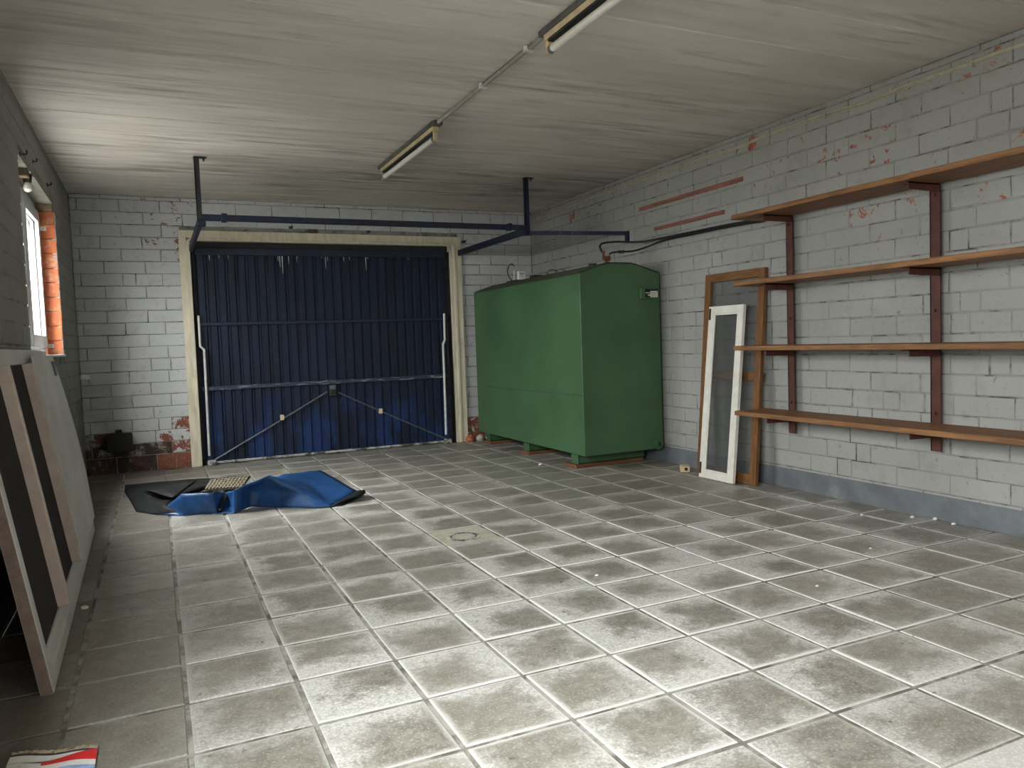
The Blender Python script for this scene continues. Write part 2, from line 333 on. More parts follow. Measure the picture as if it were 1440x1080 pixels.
# ------------------------------------------------------------------ mesh helpers
class MB:
    def __init__(s, T=None):
        s.v = []; s.f = []; s.mi = []; s.cur = 0; s.T = T
    def mat(s, i): s.cur = i; return s
    def add(s, vs, fs):
        k = len(s.v)
        s.v += [tuple(s.T @ Vector(p)) if s.T is not None else tuple(p) for p in vs]
        for f in fs:
            s.f.append(tuple(i + k for i in f)); s.mi.append(s.cur)
        return s
    def box(s, x0, x1, y0, y1, z0, z1):
        return s.hexa([(x0, y0, z0), (x1, y0, z0), (x1, y1, z0), (x0, y1, z0), (x0, y0, z1), (x1, y0, z1), (x1, y1, z1), (x0, y1, z1)])
    def hexa(s, p):
        return s.add(p, [(0, 3, 2, 1), (4, 5, 6, 7), (0, 1, 5, 4), (1, 2, 6, 5), (2, 3, 7, 6), (3, 0, 4, 7)])
    def cbox(s, x0, x1, y0, y1, z0, z1, c=0.003):
        """box with chamfered edges"""
        bm = bmesh.new()
        m = MB().box(x0, x1, y0, y1, z0, z1)
        vs = [bm.verts.new(p) for p in m.v]
        for f in m.f: bm.faces.new([vs[i] for i in f])
        bmesh.ops.bevel(bm, geom=list(bm.edges), offset=c, segments=1, affect='EDGES', profile=0.5)
        bm.verts.index_update()
        s.add([v.co.copy() for v in bm.verts], [[v.index for v in f.verts] for f in bm.faces]); bm.free()
        return s
    def prism(s, poly, axis, a, b):
        n = len(poly)
        def P(q, w):
            l = list(q); l.insert(axis, w); return tuple(l)
        vs = [P(q, a) for q in poly] + [P(q, b) for q in poly]
        fs = [tuple(range(n)), tuple(range(2 * n - 1, n - 1, -1))] + [(i, (i + 1) % n + 0, (i + 1) % n + n, i + n) for i in range(n)]
        return s.add(vs, fs)
    def tube(s, pts, r, n=10, cap=True):
        pts = [Vector(p) for p in pts]; rs = r if isinstance(r, (list, tuple)) else [r] * len(pts)
        vs = []; fs = []
        t0 = (pts[1] - pts[0]).normalized()
        ref = Vector((0, 0, 1)) if abs(t0.z) < 0.9 else Vector((1, 0, 0))
        u = t0.cross(ref).normalized()
        for i, p in enumerate(pts):
            if i == 0: t = t0
            elif i == len(pts) - 1: t = (pts[i] - pts[i - 1]).normalized()
            else: t = ((pts[i + 1] - p).normalized() + (p - pts[i - 1]).normalized()).normalized()
            u = (u - t * u.dot(t)).normalized(); w = t.cross(u)
            for k in range(n):
                a = 2 * math.pi * k / n
                vs.append(tuple(p + (u * math.cos(a) + w * math.sin(a)) * rs[i]))
        for i in range(len(pts) - 1):
            for k in range(n):
                a, b = i * n + k, i * n + (k + 1) % n
                fs.append((a, b, b + n, a + n))
        if cap:
            fs.append(tuple(range(n - 1, -1, -1))); fs.append(tuple(range((len(pts) - 1) * n, len(pts) * n)))
        return s.add(vs, fs)
    def bar(s, p0, p1, w, h, up=(0, 0, 1)):
        p0 = Vector(p0); p1 = Vector(p1); t = (p1 - p0).normalized(); up = Vector(up)
        a = t.cross(up).normalized() * (w / 2); b = a.cross(t).normalized() * (h / 2)
        return s.hexa([p0 - a - b, p0 + a - b, p1 + a - b, p1 - a - b, p0 - a + b, p0 + a + b, p1 + a + b, p1 - a + b])
    def mesh(s, name, mats, smooth=False):
        me = bpy.data.meshes.new(name)
        me.from_pydata(s.v, [], s.f)
        for m in (mats if isinstance(mats, (list, tuple)) else [mats]): me.materials.append(M[m] if isinstance(m, str) else m)
        for p, i in zip(me.polygons, s.mi): p.material_index = i
        bm = bmesh.new(); bm.from_mesh(me); bmesh.ops.recalc_face_normals(bm, faces=bm.faces); bm.to_mesh(me); bm.free()
        if smooth:
            me.polygons.foreach_set('use_smooth', [True] * len(me.polygons))
            try: me.set_sharp_from_angle(angle=math.radians(40))
            except Exception: pass
        me.update()
        return me
    def build(s, name, mats, parent=None, smooth=False):
        return place(name, s.mesh(name, mats, smooth), parent)

def place(name, me, parent=None, loc=None, rot=None):
    o = bpy.data.objects.new(name, me); COL.objects.link(o)
    if loc is not None: o.location = loc
    if rot is not None: o.rotation_euler = rot
    if parent is not None:
        o.parent = parent
        r = root_matrix(parent)
        o.matrix_parent_inverse = r.inverted()
    return o
def root_matrix(o):
    m = Matrix.Translation(o.location) @ o.rotation_euler.to_matrix().to_4x4()
    return (root_matrix(o.parent) @ o.matrix_parent_inverse @ m) if o.parent else m
def tag(o, label, cat, group=None):
    o['label'] = label; o['category'] = cat
    if group: o['group'] = group
    return o
def thing(name, label, cat, loc, group=None):
    o = bpy.data.objects.new(name, None); COL.objects.link(o); o.empty_display_size = 0.1
    o.location = loc
    return tag(o, label, cat, group)
def struct(o, label=None):
    o['kind'] = 'structure'
    if label: o['label'] = label
    return o
def stuff(o): o['kind'] = 'stuff'; return o
def disc(mb, c, r0, r1, axis, a, b, n=24):
    """ring (r0>0) or solid disc between a and b along axis"""
    vs = []; fs = []
    def P(u, v, w):
        l = [u, v]; l.insert(axis, w); return (l[0], l[1], l[2])
    cc = [c[i] for i in range(3) if i != axis]
    for w in (a, b):
        for r in ((r0, r1) if r0 > 0 else (r1,)):
            for k in range(n):
                t = 2 * math.pi * k / n
                vs.append(P(cc[0] + r * math.cos(t), cc[1] + r * math.sin(t), w))
    if r0 > 0:
        for k in range(n):
            j = (k + 1) % n
            fs += [(k, j, n + j, n + k), (2 * n + k, 3 * n + k, 3 * n + j, 2 * n + j), (n + k, n + j, 3 * n + j, 3 * n + k), (k, 2 * n + k, 2 * n + j, j)]
    else:
        for k in range(n):
            j = (k + 1) % n
            fs.append((k, j, n + j, n + k))
        fs += [tuple(range(n)), tuple(range(2 * n - 1, n - 1, -1))]
    return mb.add(vs, fs)

# ================================================================== SETTING
yard = struct(MB().box(-30, 30, -30, 30, -0.30, -0.22).build('ground_outside', 'outside'))

# ---- floor: bed of grout with tiles laid in it
floor = struct(MB().box(-0.2, XR + 0.2, YREAR, YB + 0.3, -0.2, -0.0035).build('floor', 'grout'), 'grey concrete tiled garage floor with white efflorescence')
xs = [0.0] + [0.309 + 0.33 * k for k in range(13)] + [XR]
ys = [(j * 0.9877 + 9.625) * 0.33 for j in range(-17, 15)]
tile_cache = {}
def tile_mesh(w, d, var):
    k = (round(w, 3), round(d, 3), var)
    if k not in tile_cache:
        rnd = random.Random(str(k)); g = 0.0055; c = 0.005; t = 0.02
        j = lambda a=0.0022: rnd.uniform(-a, a)
        x0, x1, y0, y1 = -w / 2 + g, w / 2 - g, -d / 2 + g, d / 2 - g
        b = [(x0 + j(), y0 + j()), (x1 + j(), y0 + j()), (x1 + j(), y1 + j()), (x0 + j(), y1 + j())]
        m = MB()
        vs = [(p[0], p[1], -t) for p in b] + [(p[0], p[1], -c) for p in b]
        for p in b: vs.append((p[0] - math.copysign(c, p[0]), p[1] - math.copysign(c, p[1]), 0))
        fs = []
        for i in range(4):
            k2 = (i + 1) % 4
            fs += [(i, k2, k2 + 4, i + 4), (i + 4, k2 + 4, k2 + 8, i + 8)]
        fs.append((8, 9, 10, 11))
        tile_cache[k] = m.add(vs, fs).mesh('floor_tile', 'tile')
    return tile_cache[k]
far_tiles = MB()
DRAIN = onz(0, 652, 755)
def gauss(x, y, cx, cy, sx, sy): return math.exp(-((x - cx) / sx) ** 2 - ((y - cy) / sy) ** 2)
for j in range(len(ys) - 1):
    for i in range(len(xs) - 1):
        x0, x1, y0, y1 = xs[i], xs[i + 1], ys[j], ys[j + 1]
        cx, cy = (x0 + x1) / 2, (y0 + y1) / 2
        if y1 < 1.25:
            g = 0.004
            far_tiles.box(x0 + g, x1 - g, y0 + g, y1 - g, -0.02, 0); continue
        drain_tile = x0 < DRAIN.x < x1 and y0 < DRAIN.y < y1
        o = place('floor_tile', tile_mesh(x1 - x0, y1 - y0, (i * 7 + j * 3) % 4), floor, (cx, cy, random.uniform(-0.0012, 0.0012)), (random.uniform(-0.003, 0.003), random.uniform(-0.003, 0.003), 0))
        if drain_tile:
            o.data = o.data.copy(); o.data.materials[0] = M['patch']
        s = 0.20 + 0.72 * gauss(cx, cy, 2.1, 2.7, 1.5, 1.5) + 0.45 * gauss(cx, cy, 3.5, 3.2, 1.2, 1.0) + 0.35 * gauss(cx, cy, 1.9, 5.4, 1.2, 1.2)
        s *= random.uniform(0.75, 1.15)
        if cx < 0.65: s *= 0.35
        o['salt'] = min(1.1, s)
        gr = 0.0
        if cx < 1.15: gr += 0.85 * max(0.0, 1.15 - cx)  # shade under the window wall painted in with the dirt, deeper leftwards
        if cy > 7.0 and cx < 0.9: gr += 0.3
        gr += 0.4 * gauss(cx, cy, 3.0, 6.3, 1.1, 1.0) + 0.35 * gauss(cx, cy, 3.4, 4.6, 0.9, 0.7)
        o['grime_shade'] = min(0.95, gr * random.uniform(0.7, 1.3))
ft = stuff(far_tiles.build('floor_tiles', 'tile', floor)); ft['salt'] = 0.6; ft['grime_shade'] = 0.1

# ---- ceiling of planks
ceiling = struct(MB().box(-0.2, XR + 0.2, YREAR, YB + 0.3, ZC + 0.006, ZC + 0.2).build('ceiling', 'joint'), 'grey streaked concrete plank ceiling')
plank_me = {}
y = YB; k = 0
while y > YREAR:
    w = min(0.37, y - YREAR)
    if w not in plank_me:
        m = MB(); g = 0.002; c = 0.005; z = 0.0
        x0, x1 = 0, XR
        prof = [(-w / 2 + g, 0.03), (-w / 2 + g, c), (-w / 2 + g + c, 0), (w / 2 - g - c, 0), (w / 2 - g, c), (w / 2 - g, 0.03)]
        m.prism(prof, 0, x0, x1)
        plank_me[w] = m.mesh('ceiling_plank', 'ceiling')
    o = place('ceiling_plank', plank_me[w], ceiling, (0, y - w / 2, ZC + random.uniform(-0.002, 0.002)), (random.uniform(-0.004, 0.004), 0, 0))
    cy = y - w / 2
    o['grime_shade'] = max(0.0, min(1.0, random.uniform(0.15, 0.6) + (0.55 if 5.9 < cy < 7.2 else 0) + (0.4 if 3.85 < cy < 4.25 else 0) - (0.25 if cy < 4.2 else 0)))
    y -= w; k += 1

# ---- brick walls
CH, C0, BL = 0.1105, 0.037, 0.33
brick_cache = {}
def brick_mesh(L, H, var, mat, depth=0.03):
    key = (round(L, 3), round(H, 3), var, mat, depth)
    if key not in brick_cache:
        rnd = random.Random(str(key)); g = 0.0032; c = 0.0045
        j = lambda a=0.0025: rnd.uniform(-a, a)
        x0, x1, z0, z1 = -L / 2 + g, L / 2 - g, -H / 2 + g, H / 2 - g
        b = [(x0 + j(), z0 + j()), (x1 + j(), z0 + j()), (x1 + j(), z1 + j()), (x0 + j(), z1 + j())]
        vs = [(p[0], depth, p[1]) for p in b] + [(p[0], c * 0.8, p[1]) for p in b]
        for p in b: vs.append((p[0] - math.copysign(c + abs(j()), p[0]), j(0.0008), p[1] - math.copysign(c + abs(j(0.001)), p[1])))
        fs = []
        for i in range(4):
            k2 = (i + 1) % 4
            fs += [(i, k2, k2 + 4, i + 4), (i + 4, k2 + 4, k2 + 8, i + 8)]
        fs.append((8, 9, 10, 11))
        brick_cache[key] = MB().add(vs, fs).mesh('brick', mat)
    return brick_cache[key]

def courses():
    z = 0.0; out = []
    zs = [0.0, C0] + [C0 + CH * k for k in range(1, 40)]
    zs = [z for z in zs if z < ZC - 0.01] + [ZC]
    zs = [0.0] + [z for z in zs if z > 0.03]
    if zs[1] - zs[0] < 0.06: zs.pop(1)
    return [(a, b) for a, b in zip(zs[:-1], zs[1:])]
COURSES = courses()

def lay(a0, a1, phase, holes, rnd, split=0.10):
    """bricks of one wall: list of (start, end, z0, z1) with openings left out"""
    out = []
    for k, (z0, z1) in enumerate(COURSES):
        ph = phase[k % 2] + rnd.uniform(-0.012, 0.012)
        edges = []
        n = math.floor((a0 - ph) / BL)
        e = ph + n * BL
        while e < a1 + BL:
            edges.append(e + rnd.uniform(-0.004, 0.004))
            if rnd.random() < split: edges.append(e + BL * rnd.choice((0.33, 0.5, 0.67)))
            e += BL
        cuts = [a0] + [e for e in edges if a0 + 0.04 < e < a1 - 0.04] + [a1]
        for s, t in zip(cuts[:-1], cuts[1:]):
            segs = [(s, t)]
            for (h0, h1, hz0, hz1) in holes:
                if z1 <= hz0 + 0.02 or z0 >= hz1 - 0.02: continue
                ns = []
                for (p, q) in segs:
                    if q <= h0 or p >= h1: ns.append((p, q)); continue
                    if p < h0: ns.append((p, h0))
                    if q > h1: ns.append((h1, q))
                segs = ns
            for (p, q) in segs:
                if q - p > 0.03:
                    zz0, zz1 = z0, z1
                    for (h0, h1, hz0, hz1) in holes:
                        if q > h0 + 0.001 and p < h1 - 0.001:
                            if zz0 < hz1 < zz1 and zz0 > hz0: zz0 = hz1
                            if zz0 < hz0 < zz1 and zz1 < hz1: zz1 = hz0
                    if zz1 - zz0 > 0.02: out.append((p, q, zz0, zz1))
    return out

def build_bricks(wall, lst, rotz, to_world, keep, mat, props):
    rest = MB(); nkeep = 0
    for n, (p, q, z0, z1) in enumerate(lst):
        L = round((q - p) / 0.005) * 0.005; H = z1 - z0
        c = to_world((p + q) / 2, (z0 + z1) / 2)
        me = brick_mesh(min(L, q - p), H, n % 4, mat)
        if keep((p + q) / 2, (z0 + z1) / 2):
            dep = random.uniform(-0.0015, 0.0015)
            nrm = Vector((math.sin(rotz), -math.cos(rotz), 0))
            o = place('brick', me, wall, c + nrm * dep, (random.uniform(-.003, .003), random.uniform(-.004, .004), rotz))
            pe, so = props((p + q) / 2, (z0 + z1) / 2, L)
            o['peel'] = pe; o['soot'] = so; nkeep += 1
        else:
            T = Matrix.Translation(c) @ Matrix.Rotation(rotz, 4, 'Z')
            rest.add([tuple(T @ v.co) for v in me.vertices], [tuple(pl.vertices) for pl in me.polygons])
    if rest.v:
        o = stuff(rest.build('brick_courses', mat, wall)); o['peel'] = 0.25; o['soot'] = 0.0
    return nkeep

MD = 0.0045  # mortar recess
# right wall
wall_right = struct(MB().box(XR + MD, XR + 0.2, YREAR, YB + 0.2, 0, ZC).build('wall_right', 'mortar'), 'white painted brick wall with flaking paint behind the shelves')
rr = random.Random(3)
lr = lay(-0.2, YB, (0.309, 0.133), [], rr, 0.16)
red_r = [(1180, 195, 34, 20), (1205, 190, 16, 26), (1160, 205, 12, 14), (1240, 270, 18, 20), (1265, 305, 22, 20), (1420, 272, 18, 12), (1068, 186, 14, 12), (1330, 115, 22, 26), (1365, 100, 26, 14),
         (1300, 225, 34, 16), (770, 295, 14, 12), (775, 305, 16, 18), (800, 318, 26, 12), (810, 298, 16, 16), (1175, 240, 14, 14), (1090, 250, 20, 10), (1430, 195, 16, 12), (840, 285, 30, 20), (1255, 215, 18, 22)]
red_pts = [onx(XR, a, b) for a, b, _, _ in red_r]
def props_r(y, z, L):
    pe = 0.10 + 0.12 * random.random()
    for q in red_pts:
        if abs(q.y - y) < L / 2 + 0.03 and abs(q.z - z) < 0.07: pe = max(pe, random.uniform(0.30, 0.44))
    if z > 2.38: pe = max(pe, random.uniform(0.12, 0.30))
    return pe, 0.0
build_bricks(wall_right, lr, math.radians(-90), lambda a, z: Vector((XR, a, z)),
             lambda y, z: 2.05 < y < 5.45 or (z > 1.72 and y < 6.6) or (y >= 5.45 and z > 2.1), 'brick', props_r)
# back wall (door opening)
DX0, DX1, DZ = 0.905, 3.60, 2.15
wb = MB()
wb.box(-0.2, DX0, YB + MD, YB + 0.25, 0, ZC); wb.box(DX1, XR + 0.2, YB + MD, YB + 0.25, 0, ZC); wb.box(DX0, DX1, YB + MD, YB + 0.25, DZ, ZC)
wall_back = struct(wb.build('wall_back', 'mortar'), 'white painted brick wall around the garage door')
lb = lay(0.0, XR, (0.239, 0.391), [(DX0 - 0.02, DX1 + 0.02, -1, DZ + 0.02)], random.Random(5), 0.06)
def props_b(x, z, L):
    pe = 0.08 + 0.1 * random.random(); so = 0.0
    if x < 0.92:
        if z < 0.15: pe = 1.0 if x > 0.62 else 0.75
        elif z < 0.26: pe = 0.66 if x > 0.4 else 0.6
        elif z < 0.37 and x > 0.72: pe = 0.55
        elif z < 0.48 and x > 0.7: pe = 0.6
        elif z < 0.37 and x < 0.2: pe = 0.5
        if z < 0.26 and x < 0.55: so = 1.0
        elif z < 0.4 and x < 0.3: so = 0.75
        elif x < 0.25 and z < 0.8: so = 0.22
        if z > 1.9 and x > 0.7: pe = max(pe, 0.4)
    if x > 3.6 and z < 1.5: pe = random.uniform(0.25, 0.4)
    if x > 3.6 and z < 0.3: pe = 0.72
    return pe, so
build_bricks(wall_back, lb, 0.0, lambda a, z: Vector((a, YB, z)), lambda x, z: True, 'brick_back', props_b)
# left wall (two windows)
def left_shell():
    m = MB(); t = -0.2; o = 0.02
    cuts = sorted([YREAR, WIN2[0], WIN2[1], WIN[0], WIN[1] + o, YB + 0.2])
    m.box(t, -MD, YREAR, WIN2[0], 0, ZC); m.box(t, -MD, WIN2[1], WIN[0], 0, ZC); m.box(t, -MD, WIN[1] + o, YB + 0.2, 0, ZC)
    for w, oo in ((WIN, o), (WIN2, 0)):
        m.box(t, -MD, w[0], w[1] + oo, 0, w[2]); m.box(t, -MD, w[0], w[1] + oo, w[3], ZC)
    return m
wall_left = struct(left_shell().build('wall_left', 'mortar_left'), 'grey painted brick wall with a window')
ll = lay(YREAR, YB, (0.10, 0.27), [(WIN[0], WIN[1], WIN[2], WIN[3]), (WIN2[0], WIN2[1], WIN2[2], WIN2[3])], random.Random(9), 0.08)
def props_l(y, z, L):
    so = 0.0
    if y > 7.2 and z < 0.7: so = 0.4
    return 0.06 + 0.12 * random.random(), so
build_bricks(wall_left, ll, math.radians(90), lambda a, z: Vector((0.0, a, z)), lambda y, z: y > 3.55, 'brick_left', props_l)
# bare red bricks of the window reveal
nj = 10
for k in range(nj):
    h = (WIN[3] - 0.03 - WIN[2]) / nj
    me = brick_mesh(0.114, h, k % 4, 'red_brick', 0.02)
    place('brick', me, wall_left, (-0.057, WIN[1] + random.uniform(-0.002, 0.002), WIN[2] + h * (k + 0.5)), (0, 0, 0))
# wall behind the camera with its window opening
wr = MB(); g = GATE
wr.box(-0.24, g[0], YREAR - 0.2, YREAR, 0, ZC); wr.box(g[1], XR + 0.2, YREAR - 0.2, YREAR, 0, ZC); wr.box(g[0], g[1], YREAR - 0.2, YREAR, g[3], ZC); wr.box(g[0], g[1], YREAR - 0.2, YREAR, 0, g[2])
struct(wr.build('wall_front', 'brick'))
# painted plinth along the right wall
struct(MB().box(XR - 0.006, XR + 0.01, YREAR, YB, 0.0, 0.135).build('baseboard_right', 'plinth'), 'dark grey painted plinth band along the right wall')

# ---- window_1
def window(n, w, full):
    y0, y1, z0, z1 = w
    xo, xi = -0.185, -0.115
    f = MB(); b = 0.062 if n == 1 else 0.045; ts = 0.078 if n == 1 else 0.045
    f.box(xo, xi, y0, y1, z0, z0 + b); f.box(xo, xi, y0, y1, z1 - b, z1); f.box(xo, xi, y0, y0 + b, z0 + b, z1 - b); f.box(xo, xi, y1 - b, y1, z0 + b, z1 - b)
    win = struct(f.build('window_%d' % n, 'pvc'), 'white plastic framed window')
    ym = (y0 + y1) / 2
    for a, c in ((y0 + b, ym - 0.03), (ym + 0.03, y1 - b)):
        s = MB(); t = ts; xa, xb = -0.17, -0.094
        s.box(xa, xb, a, c, z0 + b, z0 + b + t); s.box(xa, xb, a, c, z1 - b - t, z1 - b); s.box(xa, xb, a, a + t, z0 + b + t, z1 - b - t); s.box(xa, xb, c - t, c, z0 + b + t, z1 - b - t)
        sash = s.build('window_sash', 'pvc', win)
        MB().box(-0.145, -0.139, a + t, c - t, z0 + b + t, z1 - b - t).build('pane', 'glass', sash)
    MB().box(xo, xi, ym - 0.03, ym + 0.03, z0 + b, z1 - b).build('mullion', 'pvc', win)
    for a, c in ((y0 + b, ym - 0.03), (ym + 0.03, y1 - b)):
        for xg, w in ((-0.156, 0.011), (-0.126, 0.010)):
            gk = MB(); t = ts
            for yy in (a + t, c - t): gk.box(xg, xg + w, yy - 0.0015, yy + 0.0015, z0 + b + t, z1 - b - t)
            gk.box(xg, xg + w, a + t, c - t, z1 - b - t - 0.0015, z1 - b - t + 0.0015)
            gk.build('gasket', 'black', win)
    gk = MB(); gk.box(xi - 0.004, xi + 0.003, y1 - b - 0.002, y1 - b + 0.001, z0 + b, z1 - b); gk.build('gasket', 'grey_steel', win)
    MB().cbox(-0.115, 0.012, y0 + 0.01, y1 - 0.01, z0 - 0.012, z0 + 0.004).build('window_sill', 'pvc' if full else 'cream', win)
    return win
w1 = window(1, WIN, True)
window(2, WIN2, False)
# old lintel pieces and frame clips around window_1
for (y0, y1) in ((5.30, 5.38), (6.50, 6.59)):
    MB().cbox(-0.11, -0.004, y0, y1, WIN[3] - 0.05, WIN[3] - 0.002, 0.004).build('lintel_timber', 'lintel_wood', w1)
MB().cbox(-0.112, -0.002, WIN[0] + 0.002, WIN[1] - 0.002, WIN[3] - 0.003, WIN[3] + 0.03, 0.002).build('lintel_soffit', 'soffit', w1)
for z in (1.16, 2.02):
    m = MB(); m.cbox(-0.115, -0.062, WIN[1] - 0.006, WIN[1] - 0.002, z - 0.014, z + 0.014, 0.001)
    c = m.build('frame_clip', 'white_steel', w1)
    m = MB(); disc(m, (-0.08, 0, z), 0, 0.004, 1, WIN[1] - 0.010, WIN[1] - 0.006, 10); m.build('screw', 'dark_steel', c)

# ================================================================== GARAGE DOOR (door_1)
YD = YB + 0.05
door = struct(MB().box(0.88, 3.64, YD + 0.021, YD + 0.04, -0.003, 2.19).build('door_1', 'dark_steel'), 'dark blue corrugated steel up-and-over garage door')
nsl = 27; sw = (3.49 - 0.995) / nsl
prof = [(0.0, 0.018), (0.0, 0.010), (0.010, 0.010), (0.020, -0.006), (sw - 0.016, -0.006), (sw - 0.006, 0.010), (sw - 0.0005, 0.010), (sw - 0.0005, 0.018)]
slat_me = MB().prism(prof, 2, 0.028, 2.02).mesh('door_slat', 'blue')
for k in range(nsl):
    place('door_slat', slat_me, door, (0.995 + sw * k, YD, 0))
def door_rail(z, h, mat, y0=-0.035, y1=-0.006, x0=1.0, x1=3.48):
    MB().cbox(x0, x1, YD + y0, YD + y1, z - h / 2, z + h / 2, 0.004).build('door_rail', mat, door)
door_rail(1.335, 0.032, 'blue_track'); door_rail(0.725, 0.04, 'worn_rail'); door_rail(2.02, 0.07, 'blue_track'); 
MB().cbox(0.99, 3.49, YD - 0.012, YD + 0.02, 0.004, 0.026, 0.003).build('bottom_seal', 'seal', door)
# side channels, lift arms, springs
for sx, x in ((1, 0.958), (-1, 3.53)):
    ch = MB(); ch.box(x - 0.014, x + 0.02, YD - 0.03, YD + 0.02, 0.0, 2.05)
    ch.build('side_channel', 'black_matt', door)
la = [ony(YB - 0.01, *p) for p in ((279, 444), (281.5, 487), (287, 492), (288.5, 520), (294.5, 641))]
MB().tube(la, 0.011, 8).build('lift_arm', 'white_steel', door)
ra = [ony(YB - 0.01, *p) for p in ((624.5, 441), (625.5, 478), (623, 484), (624.5, 520), (627.5, 611))]
MB().tube(ra, 0.013, 8).build('lift_arm', 'white_steel', door)
def spring(p, r, z0, z1, turns, wire):
    pts = []
    for i in range(turns * 8 + 1):
        a = 2 * math.pi * i / 8
        pts.append((p.x + r * math.cos(a), p.y + r * math.sin(a), z0 + (z1 - z0) * i / (turns * 8)))
    return MB().tube(pts, wire, 5)
rs = ony(YB - 0.005, 634, 560)
spring(Vector((rs.x - 0.006, YB - 0.0, 0)), 0.02, 0.05, 0.86, 42, 0.0065).build('tension_spring', 'black_matt', door)
MB().tube([(rs.x - 0.006, YB, 0.86), (rs.x - 0.008, YB, 1.15), (rs.x - 0.01, YB, 1.28)], 0.012, 8).build('spring_rod', 'black_matt', door)
ls = ony(YB - 0.005, 281, 560)
MB().tube([(ls.x - 0.005, YB + 0.004, 0.06), (ls.x - 0.01, YB + 0.004, 1.2)], 0.012, 8).build('spring_rod', 'dark_steel', door)
# lock with its two rods
lk = ony(YD - 0.03, 467.5, 549)
lock = MB().cbox(lk.x - 0.035, lk.x + 0.035, YD - 0.055, YD - 0.008, lk.z - 0.055, lk.z + 0.06, 0.004).build('lock_case', 'dark_steel', door)
MB().cbox(lk.x - 0.028, lk.x + 0.03, YD - 0.06, YD - 0.054, lk.z + 0.012, lk.z + 0.055, 0.002).build('lock_plate', 'grey_steel', lock)
m = MB(); disc(m, (lk.x, 0, lk.z - 0.015), 0, 0.014, 1, YD - 0.075, YD - 0.054, 12); m.build('lock_knob', 'black_matt', lock)
for (a, b) in (((300, 648), (460, 551)), ((627, 617), (476, 552))):
    p = ony(YD - 0.03, *a); q = ony(YD - 0.04, *b)
    MB().tube([p, (p + q) / 2 - Vector((0, 0, 0.004)), q], 0.0085, 8).build('lock_rod', 'grey_steel', door)
for px in ((397, 587), (535.5, 578)):
    p = ony(YD - 0.035, *px)
    MB().cbox(p.x - 0.018, p.x + 0.018, YD - 0.05, YD - 0.006, p.z - 0.026, p.z + 0.026, 0.003).build('rod_guide', 'pale_wood', door)
for px in ((299, 646), (631, 615)):
    p = ony(YB - 0.02, *px)
    MB().cbox(p.x - 0.045, p.x + 0.03, YB - 0.05, YB + 0.02, 0.0, 0.05, 0.006).build('floor_stop', 'seal', door)
# pale drips below the head of the leaf
dr = [(294, 14), (307.5, 11), (320.5, 12), (363, 5), (379, 6), (391, 14), (393.5, 22), (397, 32), (406, 17), (417.5, 15), (419.5, 8), (453, 9), (458, 24), (461, 13), (470, 6), (484, 13), (492, 11), (515, 25), (518, 8), (561, 6), (575, 8), (598, 4)]
for x, l in dr:
    p = ony(YD - 0.04, x, 352 + (x - 300) * 0.02); ll_ = l * 0.0066
    MB().tube([(p.x, YD - 0.008, p.z + 0.012), (p.x, YD - 0.0095, p.z - ll_ * 0.6), (p.x + 0.001, YD - 0.0095, p.z - ll_)], [0.0045, 0.003, 0.0012], 6).build('drip', 'drip', door)
# wooden frame
fr_l, fr_r, fr_t, fb = 0.868, 3.652, 2.205, 0.092
jam = struct(MB().prism([(fr_l, 0), (fr_l + fb, 0), (fr_l + fb, fr_t - fb), (fr_l, fr_t)], 1, YB - 0.03, YB + 0.07).build('trim_1', 'cream'), 'cream painted wooden door frame post beside the window wall')
jb = struct(MB().prism([(fr_r - fb - 0.03, 0), (fr_r, 0), (fr_r, fr_t), (fr_r - fb - 0.03, fr_t - fb)], 1, YB - 0.03, YB + 0.07).build('trim_2', 'cream'), 'cream painted wooden door frame post beside the green tank')
jt = struct(MB().prism([(fr_l, fr_t), (fr_l + fb, fr_t - fb), (fr_r - fb - 0.03, fr_t - fb), (fr_r, fr_t)], 1, YB - 0.03, YB + 0.07).build('trim_3', 'cream'), 'cream painted wooden door frame head')
for t, x in ((jam, fr_l + fb - 0.03), (jb, fr_r - fb - 0.002)):
    MB().cbox(x, x + 0.03, YB - 0.042, YB - 0.028, 0.002, fr_t - fb + 0.02, 0.004).build('stop_bead', 'cream', t)
MB().cbox(fr_l + fb - 0.03, fr_r - fb, YB - 0.042, YB - 0.028, fr_t - fb - 0.004, fr_t - fb + 0.02, 0.004).build('stop_bead', 'cream', jt)

# ================================================================== DOOR TRACK
TY, TZ = 6.13, 2.065
tx0, tx1 = 0.965, 3.645
tr = thing('door_track', 'dark blue metal door track frame hung from the ceiling', 'door track', (2.3, TY, TZ))
MB().cbox(tx0 - 0.01, tx1 + 0.02, TY - 0.022, TY + 0.022, TZ - 0.022, TZ + 0.022, 0.004).build('crossbar', 'blue_track', tr)
for x, dx in ((tx0, -0.004), (tx1, 0.0)):
    h = MB(); h.box(x - 0.018, x + 0.018, TY - 0.026, TY - 0.021, TZ - 0.03, ZC - 0.004); h.box(x - 0.018, x - 0.013, TY - 0.026, TY + 0.012, TZ - 0.03, ZC - 0.004)
    hg = h.build('hanger', 'blue_track' if x > 2 else 'dark_steel', tr)
    MB().box(x - 0.02, x + 0.07, TY - 0.03, TY + 0.015, ZC - 0.008, ZC - 0.003).build('ceiling_plate', 'dark_steel', hg)
    b = MB(); disc(b, (x + 0.05, TY - 0.01, 0), 0, 0.006, 2, ZC - 0.03, ZC - 0.008, 8); b.build('bolt', 'dark_steel', hg)
